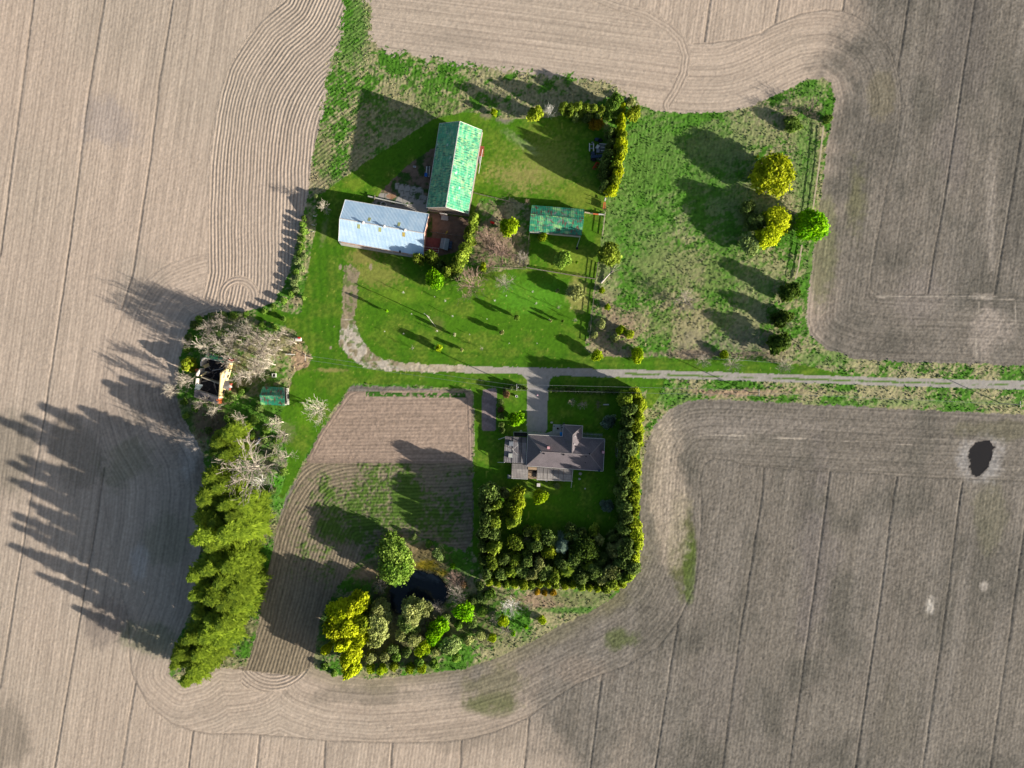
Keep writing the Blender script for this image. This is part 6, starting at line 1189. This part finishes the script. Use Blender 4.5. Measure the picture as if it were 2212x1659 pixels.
hs = empty('hedge_rail', Q(2335, 655), 'small white rail on the paddock side of the tall hedge', 'rail'); bpy.context.view_layer.update(); m = MB(); m.beam(Q(2340, 628, 1.0), Q(2336, 662, 1.0), .2, .3); m.build('upright', M_stone, hs); m = MB(); m.beam(Q(2336, 660, .8), Q(2318, 660, .8), .25, .3); m.build('arm', M_stone, hs)
wpst = []
for i, (x, y) in enumerate([(1182, 812), (1176, 845), (1173, 869)]):
    p = Q(x, y); t = empty('fence_post', p, f'pale leaning post in the strip west of the blue shed, {ORD[i]} from the north', 'post', 'posts west of the blue shed'); bpy.context.view_layer.update(); m = MB(); m.beam((p[0] - .6, p[1] + .2, .3), (p[0] + .6, p[1] - .2, 1.0), .2, .2); m.build('post', M_trim, t)
# --- utility poles and wires
poles = []
def upole(x, y, h_, label, arm=None, lamp=False):
    p = Q(x, y); t = empty('utility_pole', p, label, 'utility pole', None); bpy.context.view_layer.update()
    m = MB(); m.tube((p[0], p[1], 0), (p[0], p[1], h_), .17, .11, n=8); m.build('pole', M_pole, t)
    a = arm if arm is not None else 0.0
    m = MB(); m.beam((p[0] - 1.1 * math.cos(a), p[1] - 1.1 * math.sin(a), h_ - .4), (p[0] + 1.1 * math.cos(a), p[1] + 1.1 * math.sin(a), h_ - .4), .12, .14); m.build('crossarm', M_trim, t)
    for s_ in (-.9, .9):
        m = MB(); m.tube((p[0] + s_ * math.cos(a), p[1] + s_ * math.sin(a), h_ - .33), (p[0] + s_ * math.cos(a), p[1] + s_ * math.sin(a), h_ - .1), .07, n=6); m.build('insulator', M_greym, t)
    if lamp: m = MB(); m.tube((p[0] + .25, p[1], h_ - 1.4), (p[0] + .6, p[1], h_ - 1.2), .28, .2, n=10); m.build('transformer', M_greym, t)
    return (p[0], p[1], h_ - .2)
A1 = upole(1937, 1452, 9.5, 'utility pole in the front yard with the clipped hedge at its foot', R(90), True)
A2 = upole(1610, 1190, 8.0, 'white topped utility pole in the middle of the orchard', R(-35))
A3 = upole(1172, 1343, 8.5, 'utility pole at the east tip of the ruin grove', R(90))
A4 = upole(2812, 1472, 9.0, 'utility pole on the south verge of the track below the dark cedars', R(90))
A5 = upole(3755, 1514, 9.0, 'utility pole on the south verge near the right edge', R(90))
def wire(a, b, off, label, r=.03, sag=1.2):
    t = empty('overhead_wire', a, label, 'wire'); bpy.context.view_layer.update(); m = MB(); n = 14; pr = None
    d = Vector(b) - Vector(a); nrm = Vector((-d.y, d.x, 0)).normalized() * off
    for k in range(n + 1):
        s_ = k / n; p = Vector(a) + d * s_ + nrm; p.z -= sag * 4 * s_ * (1 - s_)
        if pr is not None: m.tube(pr, p, r, n=4, cap=False)
        pr = p
    m.build('cable', M_greym, t)
wire(A1, A4, .9, 'north wire strung from the front yard pole east along the track'); wire(A1, A4, -.9, 'south wire strung from the front yard pole east along the track')
wire(A4, A5, 0, 'wire strung along the track verge to the right edge pole'); wire(A1, A3, .8, 'north wire strung from the front yard pole west to the grove'); wire(A1, A3, -.6, 'south wire strung from the front yard pole west to the grove')
wire(A5, (A5[0] + 40, A5[1] - 1.5, 8.8), 0, 'wire leaving the right edge pole to the east')
gl = empty('guy_wire', Q(1634, 1224), 'guy wire running down from the orchard pole', 'wire'); bpy.context.view_layer.update(); m = MB(); m.tube(A2, Q(1634, 1224), .05, n=4); m.build('cable', M_trim, gl)
yl = empty('yard_ring', Q(1937, 1486), 'small white hoop planter on the lawn below the yard pole', 'planter'); bpy.context.view_layer.update(); p = Q(1937, 1486); m = MB(); m.ring((p[0], p[1], .4), .38, .09); m.build('hoop', M_trim, yl); m = MB(); m.tube((p[0], p[1], 0), (p[0], p[1], .35), .3, n=10); m.build('tub', M_greym, yl)
lpst = empty('lamp_post', Q(2015, 1482), 'small lamp post with a pink white lantern in the driveway edge', 'lamp post'); bpy.context.view_layer.update(); p = Q(2015, 1482); m = MB(); m.tube((p[0], p[1], 0), (p[0], p[1], 2.0), .07, n=6); m.build('post', M_dark, lpst); m = MB(); m.box((p[0], p[1], 2.15), (.45, .45, .4)); m.build('lantern', plain('lantern', alb(236, 190, 200), .6, .05, 3), lpst)
be = empty('garden_bench', Q(2272, 1517), 'thin white bench in the shaded front yard', 'bench'); bpy.context.view_layer.update(); p = Q(2272, 1517); m = MB(); m.box((p[0], p[1], .45), (1.9, .35, .08)); m.build('seat', M_trim, be); [(lambda m: (m.box((p[0] + s_ * .8, p[1], .2), (.1, .35, .4)), m.build('leg', M_greym, be)))(MB()) for s_ in (-1, 1)]
bo = empty('rowing_boat', Q(2311, 1690), 'pale blue boat lying under the tall hedge east of the house', 'boat'); bpy.context.view_layer.update(); p = Q(2311, 1690)
m = MB(); st_ = [(-2.4, .05), (-1.4, .4), (0, .5), (1.4, .42), (2.4, .2)]
for (y0, w0), (y1, w1__) in zip(st_[:-1], st_[1:]):
    for s_ in (-1, 1): m.face([(p[0] + s_ * w0, p[1] + y0, .5), (p[0] + s_ * w0 * .5, p[1] + y0, .05), (p[0] + s_ * w1__ * .5, p[1] + y1, .05), (p[0] + s_ * w1__, p[1] + y1, .5)])
    m.face([(p[0] - w0 * .5, p[1] + y0, .06), (p[0] + w0 * .5, p[1] + y0, .06), (p[0] + w1__ * .5, p[1] + y1, .06), (p[0] - w1__ * .5, p[1] + y1, .06)])
m.build('hull', M_slab, bo); m = MB(); [m.box((p[0], p[1] + y, .4), (.8, .2, .05)) for y in (-.9, .6)]; m.build('thwart', M_wood, bo)
